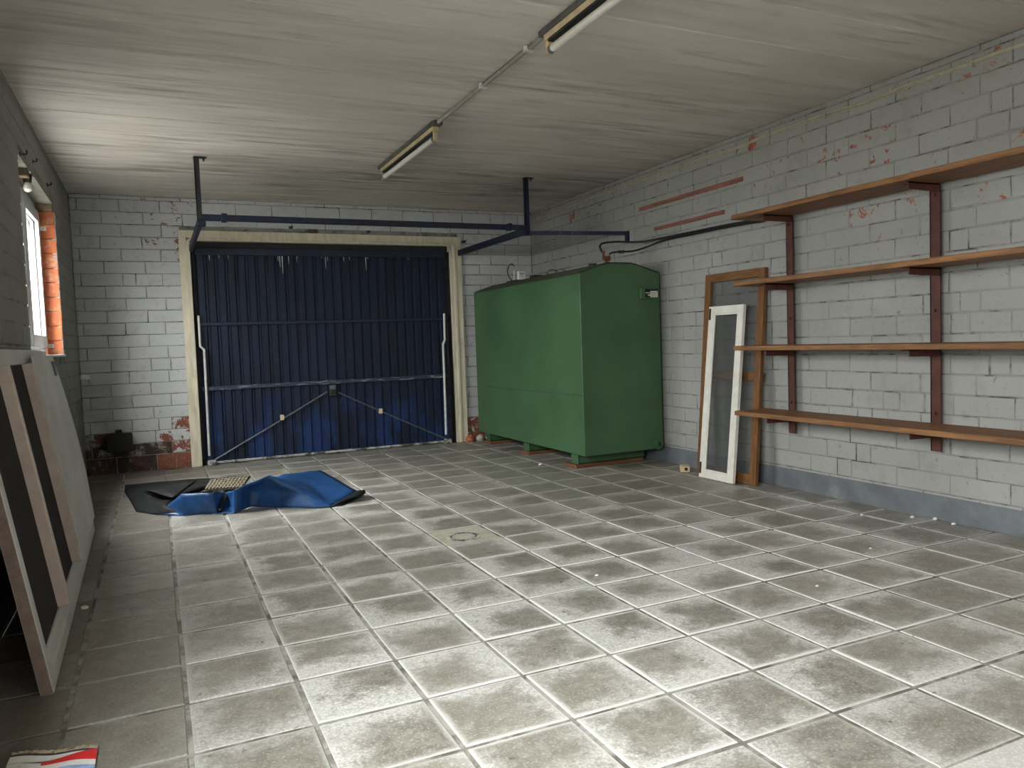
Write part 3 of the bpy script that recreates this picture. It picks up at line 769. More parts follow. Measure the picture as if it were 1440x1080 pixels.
for x in (tx0, tx1 - 0.02):
    c = MB(); x0 = x - 0.012
    c.box(x0, x0 + 0.004, TY, YB + 0.03, TZ - 0.055, TZ - 0.005); c.box(x0, x0 + 0.03, TY, YB + 0.03, TZ - 0.059, TZ - 0.055); c.box(x0, x0 + 0.03, TY, YB + 0.03, TZ - 0.005, TZ - 0.001)
    c.build('side_rail', 'blue_track', tr)
    MB().cbox(x - 0.02, x + 0.04, TY - 0.03, TY + 0.035, TZ - 0.065, TZ - 0.02, 0.004).build('corner_bracket', 'blue_track', tr)
for x in (tx0 + 0.17, tx1 - 0.17):
    MB().cbox(x - 0.02, x + 0.02, TY - 0.03, TY + 0.03, TZ - 0.03, TZ + 0.032, 0.004).build('clamp', 'blue_track', tr)
e = onx(XR - 0.02, 881, 328)
br = MB().bar((tx1, TY - 0.01, TZ - 0.045), (e.x, e.y, e.z), 0.012, 0.034).build('wall_brace', 'blue_track', tr)
MB().cbox(e.x - 0.008, e.x + 0.022, e.y - 0.02, e.y + 0.02, e.z - 0.07, e.z + 0.018, 0.003).build('wall_cleat', 'blue_track', br)
for t in (0.33, 0.45):
    p = Vector((tx1, TY - 0.01, TZ - 0.045)).lerp(e, t); b = MB(); b.tube([p + Vector((-0.004, -0.012, 0)), p + Vector((-0.002, -0.004, 0))], 0.006, 8); b.build('bolt', 'grey_steel', br)

# ================================================================== OIL TANK
TX0, TX1, TY0, TY1, TB = 3.70, 4.468, 5.33, 7.56, 0.125
tank = thing('oil_tank', 'large green steel heating oil tank with a ridged top', 'tank', (4.08, 6.45, 0.0))
ptop = [(TX1, 1.600), (4.30, 1.648), (4.19, 1.676), (3.98, 1.676), (3.90, 1.660), (TX0, 1.596)]
body = MB().prism([(TX0, TB), (TX1, TB), (TX1, 1.597)] + ptop[1:-1] + [(TX0, 1.593)], 1, TY0, TY1).build('tank_body', 'green', tank)
bev = body.modifiers.new('edge', 'BEVEL'); bev.width = 0.006; bev.segments = 2
top = MB()
pt = [(TX1 + 0.004, 1.601)] + [(x, z + 0.004) for x, z in ptop[1:-1]] + [(TX0 - 0.004, 1.597)]
for (a, b) in zip(pt[:-1], pt[1:]):
    top.hexa([(b[0], TY0 + 0.004, b[1]), (a[0], TY0 + 0.004, a[1]), (a[0], TY1 - 0.004, a[1]), (b[0], TY1 - 0.004, b[1]), (b[0], TY0 + 0.004, b[1] + 0.004), (a[0], TY0 + 0.004, a[1] + 0.004), (a[0], TY1 - 0.004, a[1] + 0.004), (b[0], TY1 - 0.004, b[1] + 0.004)])
top.build('tank_top', 'green_dirty', tank)
# horizontal sheet seam on the long side
s0, s1 = onx(TX0, 702, 545), onx(TX0, 821, 557)
MB().cbox(TX0 - 0.003, TX0 + 0.002, TY0 + 0.004, TY1 - 0.25, s1.z - 0.003, s1.z + 0.003, 0.001).build('weld_seam', 'green_dirty', tank)
for y0, y1 in ((5.545, 5.665), (6.47, 6.59), (7.40, 7.50)):
    f = MB(); f.box(3.765, 4.42, y0, y0 + 0.008, 0.030, TB + 0.004); f.box(3.765, 4.42, y1 - 0.008, y1, 0.030, TB + 0.004); f.box(3.765, 4.42, y0, y1, 0.028, 0.036); f.box(3.762, 3.770, y0, y1, 0.028, TB + 0.004)
    f.build('tank_skid', 'green', tank)
for k, (y0, y1) in enumerate(((5.53, 5.70), (6.45, 6.61), (7.38, 7.52))):
    tag(MB().cbox(3.728 + 0.01 * k, 4.40, y0, y1, 0.001, 0.0275, 0.003).build('timber_batten', 'batten'),
        ('brown timber batten under the front skid of the green tank', 'brown timber batten under the middle skid of the green tank', 'brown timber batten under the rear skid of the green tank, by the door')[k], 'batten', 'battens under the tank')
# name plate
np0, np1 = ony(TY0 - 0.03, 906, 406), ony(TY0 - 0.03, 925, 419)
plate = MB().cbox(np0.x - 0.035, np1.x + 0.005, TY0 - 0.03, TY0 + 0.002, np1.z - 0.008, np0.z + 0.008, 0.004).build('plate_holder', 'green', tank)
MB().box(np0.x + 0.006, np1.x, TY0 - 0.033, TY0 - 0.029, np1.z + 0.004, np0.z - 0.002).build('name_plate', 'black_matt', plate)
lw = np1.x - np0.x; lh = np0.z - np1.z
m = MB(); m.box(np0.x + lw * 0.42, np1.x - 0.002, TY0 - 0.0345, TY0 - 0.0328, np1.z + 0.006, np0.z - lh * 0.24)
for k in range(2): m.box(np0.x + lw * (0.06 if k == 0 else 0.25), np0.x + lw * 0.43, TY0 - 0.0345, TY0 - 0.0328, np1.z + lh * (0.52 - 0.28 * k), np1.z + lh * (0.60 - 0.28 * k) + (0.006 if k else 0))
m.build('plate_print', 'label', plate)
m = MB()
for k in range(3): m.box(np0.x + lw * 0.50, np0.x + lw * random.uniform(0.72, 0.9), TY0 - 0.0352, TY0 - 0.0344, np1.z + lh * (0.22 + 0.16 * k), np1.z + lh * (0.26 + 0.16 * k))
m.build('print_lines', 'print_grey', plate)
# drain flange
fl = ony(TY0 - 0.02, 927, 624.5)
m = MB(); disc(m, (fl.x, 0, fl.z), 0, 0.046, 1, TY0 - 0.02, TY0 + 0.002, 24); fo = m.build('drain_flange', 'green', tank)
m = MB(); disc(m, (fl.x, 0, fl.z), 0.020, 0.032, 1, TY0 - 0.030, TY0 - 0.0195, 24); m.build('flange_ring', 'green', fo)
m = MB(); disc(m, (fl.x, 0, fl.z), 0, 0.012, 1, TY0 - 0.034, TY0 - 0.0195, 6); m.build('drain_plug', 'dark_steel', fo)
# fittings on top
XT = 4.06
vb = Vector((4.10, 5.56, 1.682))
m = MB(); m.tube([(vb.x, vb.y, 1.675), (vb.x, vb.y, 1.705)], 0.032, 8); m.tube([(vb.x, vb.y, 1.705), (vb.x, vb.y, 1.76)], 0.018, 10); valve = m.build('outlet_valve', 'rust', tank)
m = MB(); m.tube([(vb.x - 0.035, vb.y - 0.01, 1.735), (vb.x + 0.035, vb.y + 0.01, 1.735)], 0.013, 8); m.tube([(vb.x - 0.028, vb.y, 1.73), (vb.x - 0.028, vb.y, 1.775)], 0.011, 8); m.tube([(vb.x + 0.028, vb.y, 1.73), (vb.x + 0.028, vb.y, 1.765)], 0.011, 8); m.build('valve_body', 'rust', valve)
m = MB(); disc(m, (4.06, 5.72, 0), 0, 0.036, 2, 1.676, 1.712, 16); m.build('filler_cap', 'black', tank)
gx = XT; gp = onx(gx, 732, 385)
gy = gp.y
gz = 1.68
gb = MB().cbox(gx - 0.10, gx + 0.07, gy - 0.10, gy + 0.14, gz - 0.004, gz + 0.012, 0.003).build('gauge_base', 'black', tank)
g_ = MB().cbox(gx - 0.042, gx + 0.042, gy - 0.03, gy + 0.0, gz + 0.012, gz + 0.105, 0.006).build('level_gauge', 'white', tank)
m = MB(); m.box(gx - 0.002, gx + 0.002, gy - 0.0325, gy - 0.030, gz + 0.045, gz + 0.085); m.box(gx - 0.02, gx - 0.014, gy - 0.0325, gy - 0.03, gz + 0.07, gz + 0.09); m.box(gx + 0.012, gx + 0.02, gy - 0.0325, gy - 0.03, gz + 0.07, gz + 0.09); m.build('gauge_pointer', 'black', g_)
sx = onx(gx, 723, 386)
MB().tube([(gx, sx.y, gz), (gx, sx.y, gz + 0.13)], 0.006, 8).build('dip_rod', 'white', tank)
cp = [onx(gx, a, b) for a, b in ((723, 374), (720, 371), (716, 373), (713.5, 381), (715.5, 389), (721, 396))]
MB().tube(cp, 0.0055, 6).build('gauge_cable', 'black', tank)
kp = onx(gx, 754, 389)
MB().cbox(gx - 0.05, gx + 0.05, kp.y - 0.05, kp.y + 0.05, 1.676, kp.z + 0.012, 0.006).build('manhole_cap', 'black', tank)
wp = [onx(gx, a, b) for a, b in ((768, 383), (771, 386), (779, 387.5), (782, 380), (786, 383), (780, 380), (775, 379), (770, 381), (790, 379), (801, 382.5))]
MB().tube(wp, 0.004, 6).build('wire_loop', 'black', tank)

def hose(name, pts, label):
    P = [onx(x, a, b) for a, b, x in pts]
    # smooth with Catmull-Rom
    out = []
    for i in range(len(P) - 1):
        p0, p1, p2, p3 = P[max(i - 1, 0)], P[i], P[i + 1], P[min(i + 2, len(P) - 1)]
        for k in range(6):
            t = k / 6
            out.append(0.5 * ((2 * p1) + (p2 - p0) * t + (2 * p0 - 5 * p1 + 4 * p2 - p3) * t * t + (3 * p1 - p0 - 3 * p2 + p3) * t ** 3))
    out.append(P[-1])
    return out
h1 = thing('oil_hose', 'black rubber hose rising in an arch from the tank valve to the wall', 'hose', (vb.x, vb.y, 1.76), 'oil hoses')
MB().tube(hose('', [(846.5, 354, 4.072), (844.5, 350, 4.074), (843.8, 346, 4.085), (848, 342, 4.12), (866, 340, 4.22), (900, 340, 4.40), (935, 334, 4.485), (985, 324, 4.495), (1030, 315, 4.495), (1075, 308, 4.495)], ''), 0.009, 8, True).build('hose_line', 'black', h1)
MB().tube([(vb.x - 0.028, vb.y, 1.778), (vb.x - 0.028, vb.y, 1.80)], 0.013, 8).build('hose_nut', 'rust', h1)
h2 = thing('oil_hose', 'black rubber hose with a coupling leaving the tank valve low along the wall', 'hose', (vb.x + 0.03, vb.y, 1.76), 'oil hoses')
MB().tube(hose('', [(857, 357.5, 4.128), (859, 356, 4.135), (864, 354.8, 4.155), (872, 354, 4.20), (890, 353, 4.30), (910, 347, 4.42), (935, 337.5, 4.49), (985, 327, 4.478), (1030, 317.5, 4.478), (1075, 310.5, 4.478)], ''), 0.008, 8).build('hose_line', 'black', h2)
MB().tube([onx(4.20, 870, 354.2), onx(4.225, 877, 354)], 0.014, 8).build('hose_coupling', 'dark_steel', h2)

# ================================================================== SHELVES
SX = 4.168
shelf_lab = ('brown plank shelf at the top of the wall brackets', 'brown plank shelf second from the top of the wall brackets', 'brown plank shelf third from the top of the wall brackets', 'brown plank shelf at the bottom of the wall brackets')
SZ = (1.850, 1.405, 0.973, 0.532)
for k, z in enumerate(SZ):
    yend = 4.098
    m = MB(); n = 8
    # board with slightly uneven front edge
    ya = 1.9
    bm_v = []
    for i in range(n + 1):
        yy = yend + (ya - yend) * i / n
        dx = random.uniform(-0.002, 0.002)
        sag = 0.0
        bm_v += [(SX + dx, yy, z - 0.015 + sag), (SX + dx + 0.002, yy, z + 0.0155 + sag), (XR - 0.056, yy, z + 0.015 + sag), (XR - 0.056, yy, z - 0.015 + sag)]
    fs = [(0, 1, 2, 3), tuple(range(n * 4 + 3, n * 4 - 1, -1))]
    for i in range(n):
        for q in range(4):
            a, b = i * 4 + q, i * 4 + (q + 1) % 4
            fs.append((a, b, b + 4, a + 4))
    m.add(bm_v, fs)
    o = m.build('shelf_board', 'shelf'); tag(o, shelf_lab[k], 'shelf', 'wall shelf boards')
    bv = o.modifiers.new('edge', 'BEVEL'); bv.width = 0.003; bv.segments = 1; bv.limit_method = 'ANGLE'
post_lab = ('red-brown steel shelf post beside the leaning brown frame', 'red-brown steel shelf post away from the leaning frames')
for i, (yc, w) in enumerate(((3.873, 0.056), (2.824, 0.060))):
    p = thing('shelf_post', post_lab[i], 'shelf support', (XR - 0.03, yc, 0.39), 'steel shelf supports')
    m = MB(); m.box(XR - 0.050, XR - 0.044, yc - w / 2, yc + w / 2, 0.39, 1.832); m.box(XR - 0.05, XR - 0.008, yc + w / 2 - 0.006, yc + w / 2, 0.39, 1.832)
    m.build('upright', 'bracket', p)
    for z in SZ:
        zt = z - 0.0165
        a = MB()
        x0 = 4.222
        a.prism([(x0, zt - 0.037), (XR - 0.046, zt - 0.043), (XR - 0.046, zt), (x0, zt)], 1, yc - w / 2, yc - w / 2 + 0.006)
        a.box(x0, XR - 0.046, yc - w / 2, yc + w / 2 - 0.01, zt - 0.006, zt)
        a.build('bracket_arm', 'bracket', p)
    for z in (1.78, 1.16, 0.60):
        b = MB(); b.tube([(XR - 0.062, yc + 0.002, z), (XR - 0.049, yc + 0.002, z)], 0.009, 6); b.build('bolt', 'bracket', p)

# ================================================================== LEANING SCREENS
def frame_matrix(p_bot, yw, lean_dx, h):
    """local x: across (towards the door = +), local y: out of the front face, local z: up the frame"""
    X = Vector((0, 1, 0)); Z = Vector((lean_dx, 0, math.sqrt(h * h - lean_dx ** 2))).normalized(); Y = Z.cross(X)
    m = Matrix(((X.x, Y.x, Z.x, p_bot[0]), (X.y, Y.y, Z.y, p_bot[1]), (X.z, Y.z, Z.z, p_bot[2]), (0, 0, 0, 1)))
    return m
def rotlean(mb_T): return mb_T
# brown screen: front face plane from (4.35, z=0) to (4.475, z=1.525)
bt = thing('insect_screen', 'tall brown wooden framed gauze screen leaning on the white wall', 'screen', (4.37, 4.42, 0.0), 'leaning gauze screens')
T = frame_matrix((4.352, 4.114, 0.006), 0, 0.125, 1.53); W_, H_ = 0.635, 1.525; fw, th = 0.062, 0.032
# in this frame +Y points to the room side or the wall; find which
sgn = 1 if (T.to_3x3() @ Vector((0, 1, 0))).x > 0 else -1
def lbox(T, x0, x1, d0, d1, z0, z1, c=0.003):
    a, b = sorted((sgn * d0, sgn * d1)); return MB(T).cbox(x0, x1, a, b, z0, z1, c)
lbox(T, 0, fw, 0, th, 0, H_).build('stile', 'oak', bt)
lbox(T, W_ - fw, W_, 0, th, 0, H_).build('stile', 'oak', bt)
lbox(T, fw, W_ - fw, 0, th, 0.0, 0.075).build('bottom_rail', 'oak_h', bt)
lbox(T, fw, W_ - fw, 0, th, H_ - fw, H_).build('top_rail', 'oak_h', bt)
lbox(T, fw, W_ - fw, 0.006, th - 0.004, 0.735, 0.795).build('middle_rail', 'oak_h', bt)
for a, b in ((0.075, 0.735), (0.795, H_ - fw)):
    MB(T).add([(fw - 0.004, sgn * 0.02, a - 0.004), (W_ - fw + 0.004, sgn * 0.02, a - 0.004), (W_ - fw + 0.004, sgn * 0.02, b + 0.004), (fw - 0.004, sgn * 0.02, b + 0.004)], [(0, 1, 2, 3)]).build('gauze', 'gauze', bt)
# white screen in front of it
wt = thing('insect_screen', 'narrow white wooden framed gauze screen leaning on the brown frame', 'screen', (4.30, 4.43, 0.0), 'leaning gauze screens')
T = frame_matrix((4.272, 4.255, 0.006), 0, 0.135, 1.285); W_, H_ = 0.372, 1.28; fw, th = 0.055, 0.03
lbox(T, 0, fw, 0, th, 0, H_).build('stile', 'white_wood', wt)
lbox(T, W_ - fw, W_, 0, th, 0, H_).build('stile', 'white_wood', wt)
lbox(T, fw, W_ - fw, 0, th, 0.0, 0.055).build('bottom_rail', 'white_wood', wt)
lbox(T, fw, W_ - fw, 0, th, H_ - fw, H_).build('top_rail', 'white_wood', wt)
for (x0, x1, z0, z1) in ((fw, fw + 0.012, 0.055, H_ - fw), (W_ - fw - 0.012, W_ - fw, 0.055, H_ - fw), (fw + 0.012, W_ - fw - 0.012, 0.055, 0.067), (fw + 0.012, W_ - fw - 0.012, H_ - fw - 0.012, H_ - fw)):
    lbox(T, x0, x1, 0.004, 0.016, z0, z1, 0.002).build('bead', 'white_wood', wt)
MB(T).add([(fw, sgn * 0.02, 0.05), (W_ - fw, sgn * 0.02, 0.05), (W_ - fw, sgn * 0.02, H_ - fw + 0.004), (fw, sgn * 0.02, H_ - fw + 0.004)], [(0, 1, 2, 3)]).build('gauze', 'gauze', wt)
for z in (0.03, H_ - 0.10):
    lbox(T, W_ - 0.026, W_ - 0.008, -0.004, 0.001, z, z + 0.085, 0.001).build('hinge_plate', 'black_matt', wt)

# ================================================================== PALE BLOCK
bp = onz(0, 961, 664)
blk = thing('wooden_block', 'small pale wooden block with a round hole near the grey plinth', 'block', (bp.x + 0.03, bp.y, 0.0))
T = Matrix.Translation((bp.x + 0.03, bp.y + 0.02, 0.001)) @ Matrix.Rotation(math.radians(-32), 4, 'Z')
MB(T).cbox(-0.035, 0.035, -0.045, 0.045, 0, 0.048, 0.003).build('block_body', 'pale_wood', blk)
m = MB(T); disc(m, (0.006, 0, 0.025), 0, 0.013, 1, -0.0465, -0.0448, 16); m.build('hole', 'black_matt', blk)

# ================================================================== FLOOR DRAIN
dn = thing('floor_drain', 'round floor drain set in a pale mortar patch', 'drain', (DRAIN.x, DRAIN.y, 0.0))
m = MB(); disc(m, (DRAIN.x, DRAIN.y, 0), 0.074, 0.092, 2, -0.002, 0.0035, 32); m.build('drain_ring', 'seal', dn)
m = MB(); disc(m, (DRAIN.x, DRAIN.y, 0), 0, 0.066, 2, -0.002, 0.003, 32); m.build('drain_lid', 'patch', dn)
m = MB()
for k in range(16):
    a = 2 * math.pi * k / 16
    c, s = math.cos(a), math.sin(a)
    q = [(0.067, -0.007), (0.075, -0.008), (0.075, 0.008), (0.067, 0.007)]
    P = [(DRAIN.x + r * c - t * s, DRAIN.y + r * s + t * c) for r, t in q]
    m.add([(x, y, 0.0005) for x, y in P] + [(x, y, 0.0032) for x, y in P], [(0, 1, 2, 3), (4, 5, 6, 7), (0, 1, 5, 4), (1, 2, 6, 5), (2, 3, 7, 6), (3, 0, 4, 7)])
m.build('drain_slots', 'black_matt', dn)

# ================================================================== CRUMPLED SHEET
def sheet_object(name, V, F, mats, parent, cuts=3, wob=0.006, thick=0.004, freeze=0.0):
    bm = bmesh.new()
    vs = [bm.verts.new(onz(max(z, 0.0), x, y)) for x, y, z in V]
    for f, mi in F:
        try:
            fc = bm.faces.new([vs[i] for i in f]); fc.material_index = mi
        except ValueError: pass
    bmesh.ops.triangulate(bm, faces=bm.faces)
    bmesh.ops.subdivide_edges(bm, edges=list(bm.edges), cuts=cuts, use_grid_fill=True, smooth=0.06)
    for v in bm.verts:
        n = noise.noise(v.co * 9.0) * wob + noise.noise(v.co * 23.0) * wob * 0.35
        v.co.z = max(0.003, v.co.z + n)
    bmesh.ops.recalc_face_normals(bm, faces=bm.faces)
    me = bpy.data.meshes.new(name); bm.to_mesh(me); bm.free()
    for k in mats: me.materials.append(M[k])
    me.polygons.foreach_set('use_smooth', [True] * len(me.polygons))
    o = place(name, me, parent)
    sd = o.modifiers.new('thickness', 'SOLIDIFY'); sd.thickness = thick; sd.offset = 0
    return o
tarp = thing('rubber_sheet', 'crumpled blue and black rubber sheet lying on the tiles', 'sheet', (1.1, 6.1, 0.0))
# black underside lying flat on the left, back edge along the door
V = [(175.6, 682, .01), (175, 691, .01), (191, 719, .005), (209.5, 705.4, .045), (221, 724, .004), (258, 724, .004), (234, 711, .06),
     (199, 691, .05), (263, 674.5, .02), (352, 669.5, .03), (300, 680, .02), (250, 700, .02)]
sheet_object('flat_sheet', V, [((0, 1, 7, 8), 0), ((1, 2, 3, 7), 0), ((2, 4, 6, 3), 0), ((4, 5, 6), 0), ((7, 3, 11, 8), 0), ((3, 6, 11), 0), ((8, 11, 10, 9), 0)], ['tarp_black'], tarp)
# folded flap over it
V = [(198.3, 691.6, .075), (276, 675.7, .09), (292, 682, .08), (243, 700, .06), (208, 704, .03), (222, 701, .035), (345, 671, .07), (330, 690, .06)]
sheet_object('folded_flap', V, [((0, 1, 2, 3), 0), ((0, 3, 5, 4), 0), ((1, 6, 7, 2), 0)], ['tarp_black'], tarp, 3, 0.004)
V = [(203, 688.8, .092), (233, 697.5, .075), (243, 700, .066), (276, 675.7, .098)]
sheet_object('folded_flap', V, [((0, 1, 2, 3), 0)], ['tarp_black'], tarp, 3, 0.003)
# blue face: front roll, peak and flat part
V = [(233.9, 711.4, .05),      # 0 start of blue roll
     (256, 694, .15),         # 1 crest
     (298.5, 692.6, .15),     # 2 crest at curl
     (221, 724, .004), (260, 725, .004), (304, 723, .004),   # 3-5 bottom front
     (330, 722, .004),         # 6
     (317, 693, .12),          # 7 right of curl
     (330, 688.6, .165),        # 8 ridge
     (378, 668.8, .235),        # 9 peak
     (352, 713, .004),         # 10
     (354, 690, .115),         # 11 crease left of dark triangle
     (445, 714.4, .004),       # 12 bottom right of triangle
     (430.6, 693.8, .095),     # 13 crease on the right slope
     (400, 666.8, .09), (451, 661, .012), (502, 691, .02), (467, 712.5, .004),  # 14-17 flat part
     (440, 684, .04), (312, 716, .02), (322, 707, .05)]
F = [((0, 1, 4, 3), 0), ((1, 2, 5, 4), 0), ((2, 7, 20, 19), 0), ((2, 19, 5), 0), ((19, 20, 6, 5), 0), ((7, 8, 6, 20), 0), ((8, 9, 11), 0), ((8, 11, 10, 6), 0), ((9, 13, 11), 0), ((11, 13, 12, 10), 0),
     ((9, 14, 18, 13), 0), ((14, 15, 16, 18), 0), ((13, 18, 17, 12), 0), ((18, 16, 17), 0)]
sheet_object('blue_face', V, F, ['tarp_blue'], tarp, 5, 0.006)
# upturned black lip at the right end
V = [(464, 713, .003), (502, 690.5, .03), (513, 689, .055), (514.5, 692.5, .05), (506, 699, .012), (480, 711, .004)]
sheet_object('upturned_lip', V, [((0, 1, 2), 0), ((0, 2, 3), 0), ((0, 3, 4, 5), 0)], ['tarp_black'], tarp, 3, 0.001, 0.006)
# curl hole (rolled end) at the front
cA, cB = onz(.10, 309, 694), onz(.05, 308, 716)
crl = MB()
c0 = onz(.105, 304, 697)
crl.tube([onz(.115, 297, 695), onz(.118, 304, 692.5), onz(.11, 313, 693.5), onz(.09, 316.5, 700), onz(.055, 312, 710), onz(.02, 309, 719)], [0.006, 0.022, 0.026, 0.022, 0.016, 0.01], 8)
crl.build('rolled_edge', 'tarp_black', tarp, True)
# woven mat lying in the fold: base with raised weave strips
q = [onz(.085, 288, 688), onz(.085, 296, 675), onz(.085, 352, 669.5), onz(.085, 340, 686)]
def bil(u, v, dz=0.0):
    a = q[0].lerp(q[3], u); b = q[1].lerp(q[2], u); p = a.lerp(b, v); p.z += dz; return p
mt = MB(); mt.add([bil(0, 0, -.01), bil(1, 0, -.01), bil(1, 1, -.01), bil(0, 1, -.01), bil(0, 0), bil(1, 0), bil(1, 1), bil(0, 1)], [(0, 3, 2, 1), (4, 5, 6, 7), (0, 1, 5, 4), (1, 2, 6, 5), (2, 3, 7, 6), (3, 0, 4, 7)])
mat_o = mt.build('woven_mat', 'mat_dark', tarp)
st = MB()
for k in range(11):
    u = (k + 0.5) / 11
    pts = [bil(min(1, max(0, u + (0.022 if i % 2 else -0.022))), i / 8, 0.004 + 0.003 * (i % 2)) for i in range(9)]
    for a, b in zip(pts[:-1], pts[1:]): st.bar(a, b, 0.013, 0.006)
for k in range(5):
    v = (k + 0.5) / 5
    pts = [bil(i / 14, v, 0.004 + 0.003 * (i % 2)) for i in range(15)]
    for a, b in zip(pts[:-1], pts[1:]): st.bar(a, b, 0.016, 0.005)
stuff(st.build('weave', 'mat_brown', mat_o))

# ================================================================== LEANING WHITE PANEL (left)
A = Vector((0.256, 2.818, 0.002)); B = Vector((0.214, 5.377, 0.002)); TT = Vector((0.046, 5.29, 1.10))
e1 = (B - A).normalized(); nn = e1.cross(TT - B).normalized()
if nn.x < 0: nn = -nn
e2 = nn.cross(e1); e2 = e2 if e2.z > 0 else -e2
T = Matrix(((e1.x, nn.x, e2.x, A.x), (e1.y, nn.y, e2.y, A.y), (e1.z, nn.z, e2.z, A.z), (0, 0, 0, 1)))
pn = thing('leaning_panel', 'long white framed panel with dark insets leaning under the window', 'panel', (0.2, 4.0, 0.0))
PL, PH, TH = 2.24, 1.128, 0.038
m = MB(T); m.mat(0).cbox(0.0, 0.07, -TH, 0.0, 0, PH, 0.002)
for i, f in enumerate(m.f): pass
stile = m.build('end_stile', ['panel_white', 'panel_edge'], pn)
for p in stile.data.polygons:
    if abs(p.normal.dot(e1)) > 0.9 and (p.center - A).dot(e1) < 0.01: p.material_index = 1
MB(T).cbox(0.0705, 2.55, -TH, 0.0, 0.0, 0.125, 0.002).build('bottom_rail', 'panel_white', pn)
MB(T).prism([(-0.012, 0.052), (0.004, 0.055), (-0.012, 0.122)], 0, 0.075, 2.54).build('rail_moulding', 'panel_white', pn)
MB(T).cbox(0.0705, PL, -TH, 0.0, PH - 0.065, PH, 0.002).build('top_rail', 'panel_white', pn)
MB(T).cbox(PL - 0.08, PL, -TH, 0.0, 0.1255, PH - 0.0655, 0.002).build('end_stile', 'panel_white', pn)
for s in (0.536, 1.226):
    MB(T).cbox(s, s + 0.05, -TH, 0.0325, 0.126, PH - 0.066, 0.003).build('batten', 'pink_wood', pn)
for a, b in ((0.0705, 0.535), (0.587, 1.2255), (1.277, PL - 0.0805)):
    MB(T).box(a, b, -0.022, -0.007, 0.1255, PH - 0.0655).build('inset_board', 'panel_dark', pn)
# bowed white sheet over the far bay
sh = MB(T); n = 14; s0, s1 = 1.245, 2.30
def off(t):
    pts = ((0.03, .030), (0.16, .038), (0.4, .050), (0.63, .050), (0.85, .044), (1.09, .034))
    for (a, fa), (b, fb_) in zip(pts[:-1], pts[1:]):
        if t <= b: return fa + (fb_ - fa) * (t - a) / (b - a)
    return pts[-1][1]
vs = []; fs = []
for i in range(n + 1):
    t = 0.127 + (1.092 - 0.127) * i / n
    se = s1 - 0.10 * max(0, (t - 0.55) / 0.55) ** 2
    for (s, d) in ((s0, 0.0335), (se, off(t)), (se, off(t) - 0.004), (s0, 0.0295 + 0.0035)):
        vs.append((s, d if s != s0 else (0.0375 if d == 0.0335 else 0.0335), t))
for i in range(n):
    for k in range(4):
        a, b = i * 4 + k, i * 4 + (k + 1) % 4
        fs.append((a, b, b + 4, a + 4))
fs += [(0, 1, 2, 3), tuple(range(n * 4 + 3, n * 4 - 1, -1))]
sh.add(vs, fs).build('cover_sheet', 'panel_white', pn, True)
MB(T).cbox(2.02, 2.10, 0.030, 0.046, 0.98, 1.06, 0.003).build('catch_plate', 'grey_steel', pn)

# ================================================================== LAMPS AND CONDUIT
def lamp(y0, y1, label):
    x = 2.335
    L = thing('fluorescent_lamp', label, 'ceiling lamp', (x, (y0 + y1) / 2, ZC), 'fluorescent ceiling lamps')
    MB().cbox(x - 0.035, x + 0.035, y0 - 0.03, y1 + 0.03, ZC - 0.028, ZC - 0.001, 0.003).build('mounting_board', 'lamp_board', L)
    MB().prism([(x - 0.022, ZC - 0.028), (x + 0.022, ZC - 0.028), (x + 0.018, ZC - 0.052), (x - 0.018, ZC - 0.052)], 1, y0, y1).build('housing', 'lamp_body', L)
    MB().box(x - 0.0165, x + 0.0165, y0 + 0.03, y1 - 0.03, ZC - 0.064, ZC - 0.0522).build('shade_strip', 'dark_steel', L)  # dark strip standing in for the shade between housing and tube
    for yy in (y0 + 0.012, y1 - 0.012):
        MB().cbox(x - 0.014, x + 0.014, yy - 0.012, yy + 0.012, ZC - 0.118, ZC - 0.0525, 0.003).build('tube_holder', 'lamp_body', L)
    tb = MB().tube([(x, y0 + 0.024, ZC - 0.097), (x, y1 - 0.024, ZC - 0.097)], 0.0185, 16).build('tube', 'tube', L, True)
    for a, b in ((y0 + 0.024, y0 + 0.05), (y1 - 0.05, y1 - 0.024)):
        MB().tube([(x, a, ZC - 0.097), (x, b, ZC - 0.097)], 0.0192, 16).build('end_cap', 'grey_steel', tb, True)
    MB().tube([(x - 0.027, (y0 * 0.75 + y1 * 0.25), ZC - 0.045), (x - 0.017, (y0 * 0.75 + y1 * 0.25), ZC - 0.045)], 0.008, 8).build('screw_knob', 'lamp_body', L)
    return L
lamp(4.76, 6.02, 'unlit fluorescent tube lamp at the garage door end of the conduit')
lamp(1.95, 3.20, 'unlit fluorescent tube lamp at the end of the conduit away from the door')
cd = thing('conduit', 'straight grey conduit pipe on the ceiling joining the two tube lamps', 'conduit', (2.335, 3.95, ZC))
MB().tube([(2.335, 3.23, ZC - 0.014), (2.335, 4.73, ZC - 0.014)], 0.0125, 10).build('pipe', 'conduit', cd, True)
for yy in (3.40, 3.965):
    MB().cbox(2.335 - 0.024, 2.335 + 0.024, yy - 0.012, yy + 0.012, ZC - 0.03, ZC - 0.001, 0.003).build('pipe_clip', 'white_steel', cd)
MB().cbox(2.335 - 0.03, 2.335 + 0.03, 4.70, 4.745, ZC - 0.032, ZC - 0.001, 0.004).build('junction_box', 'lamp_board', cd)

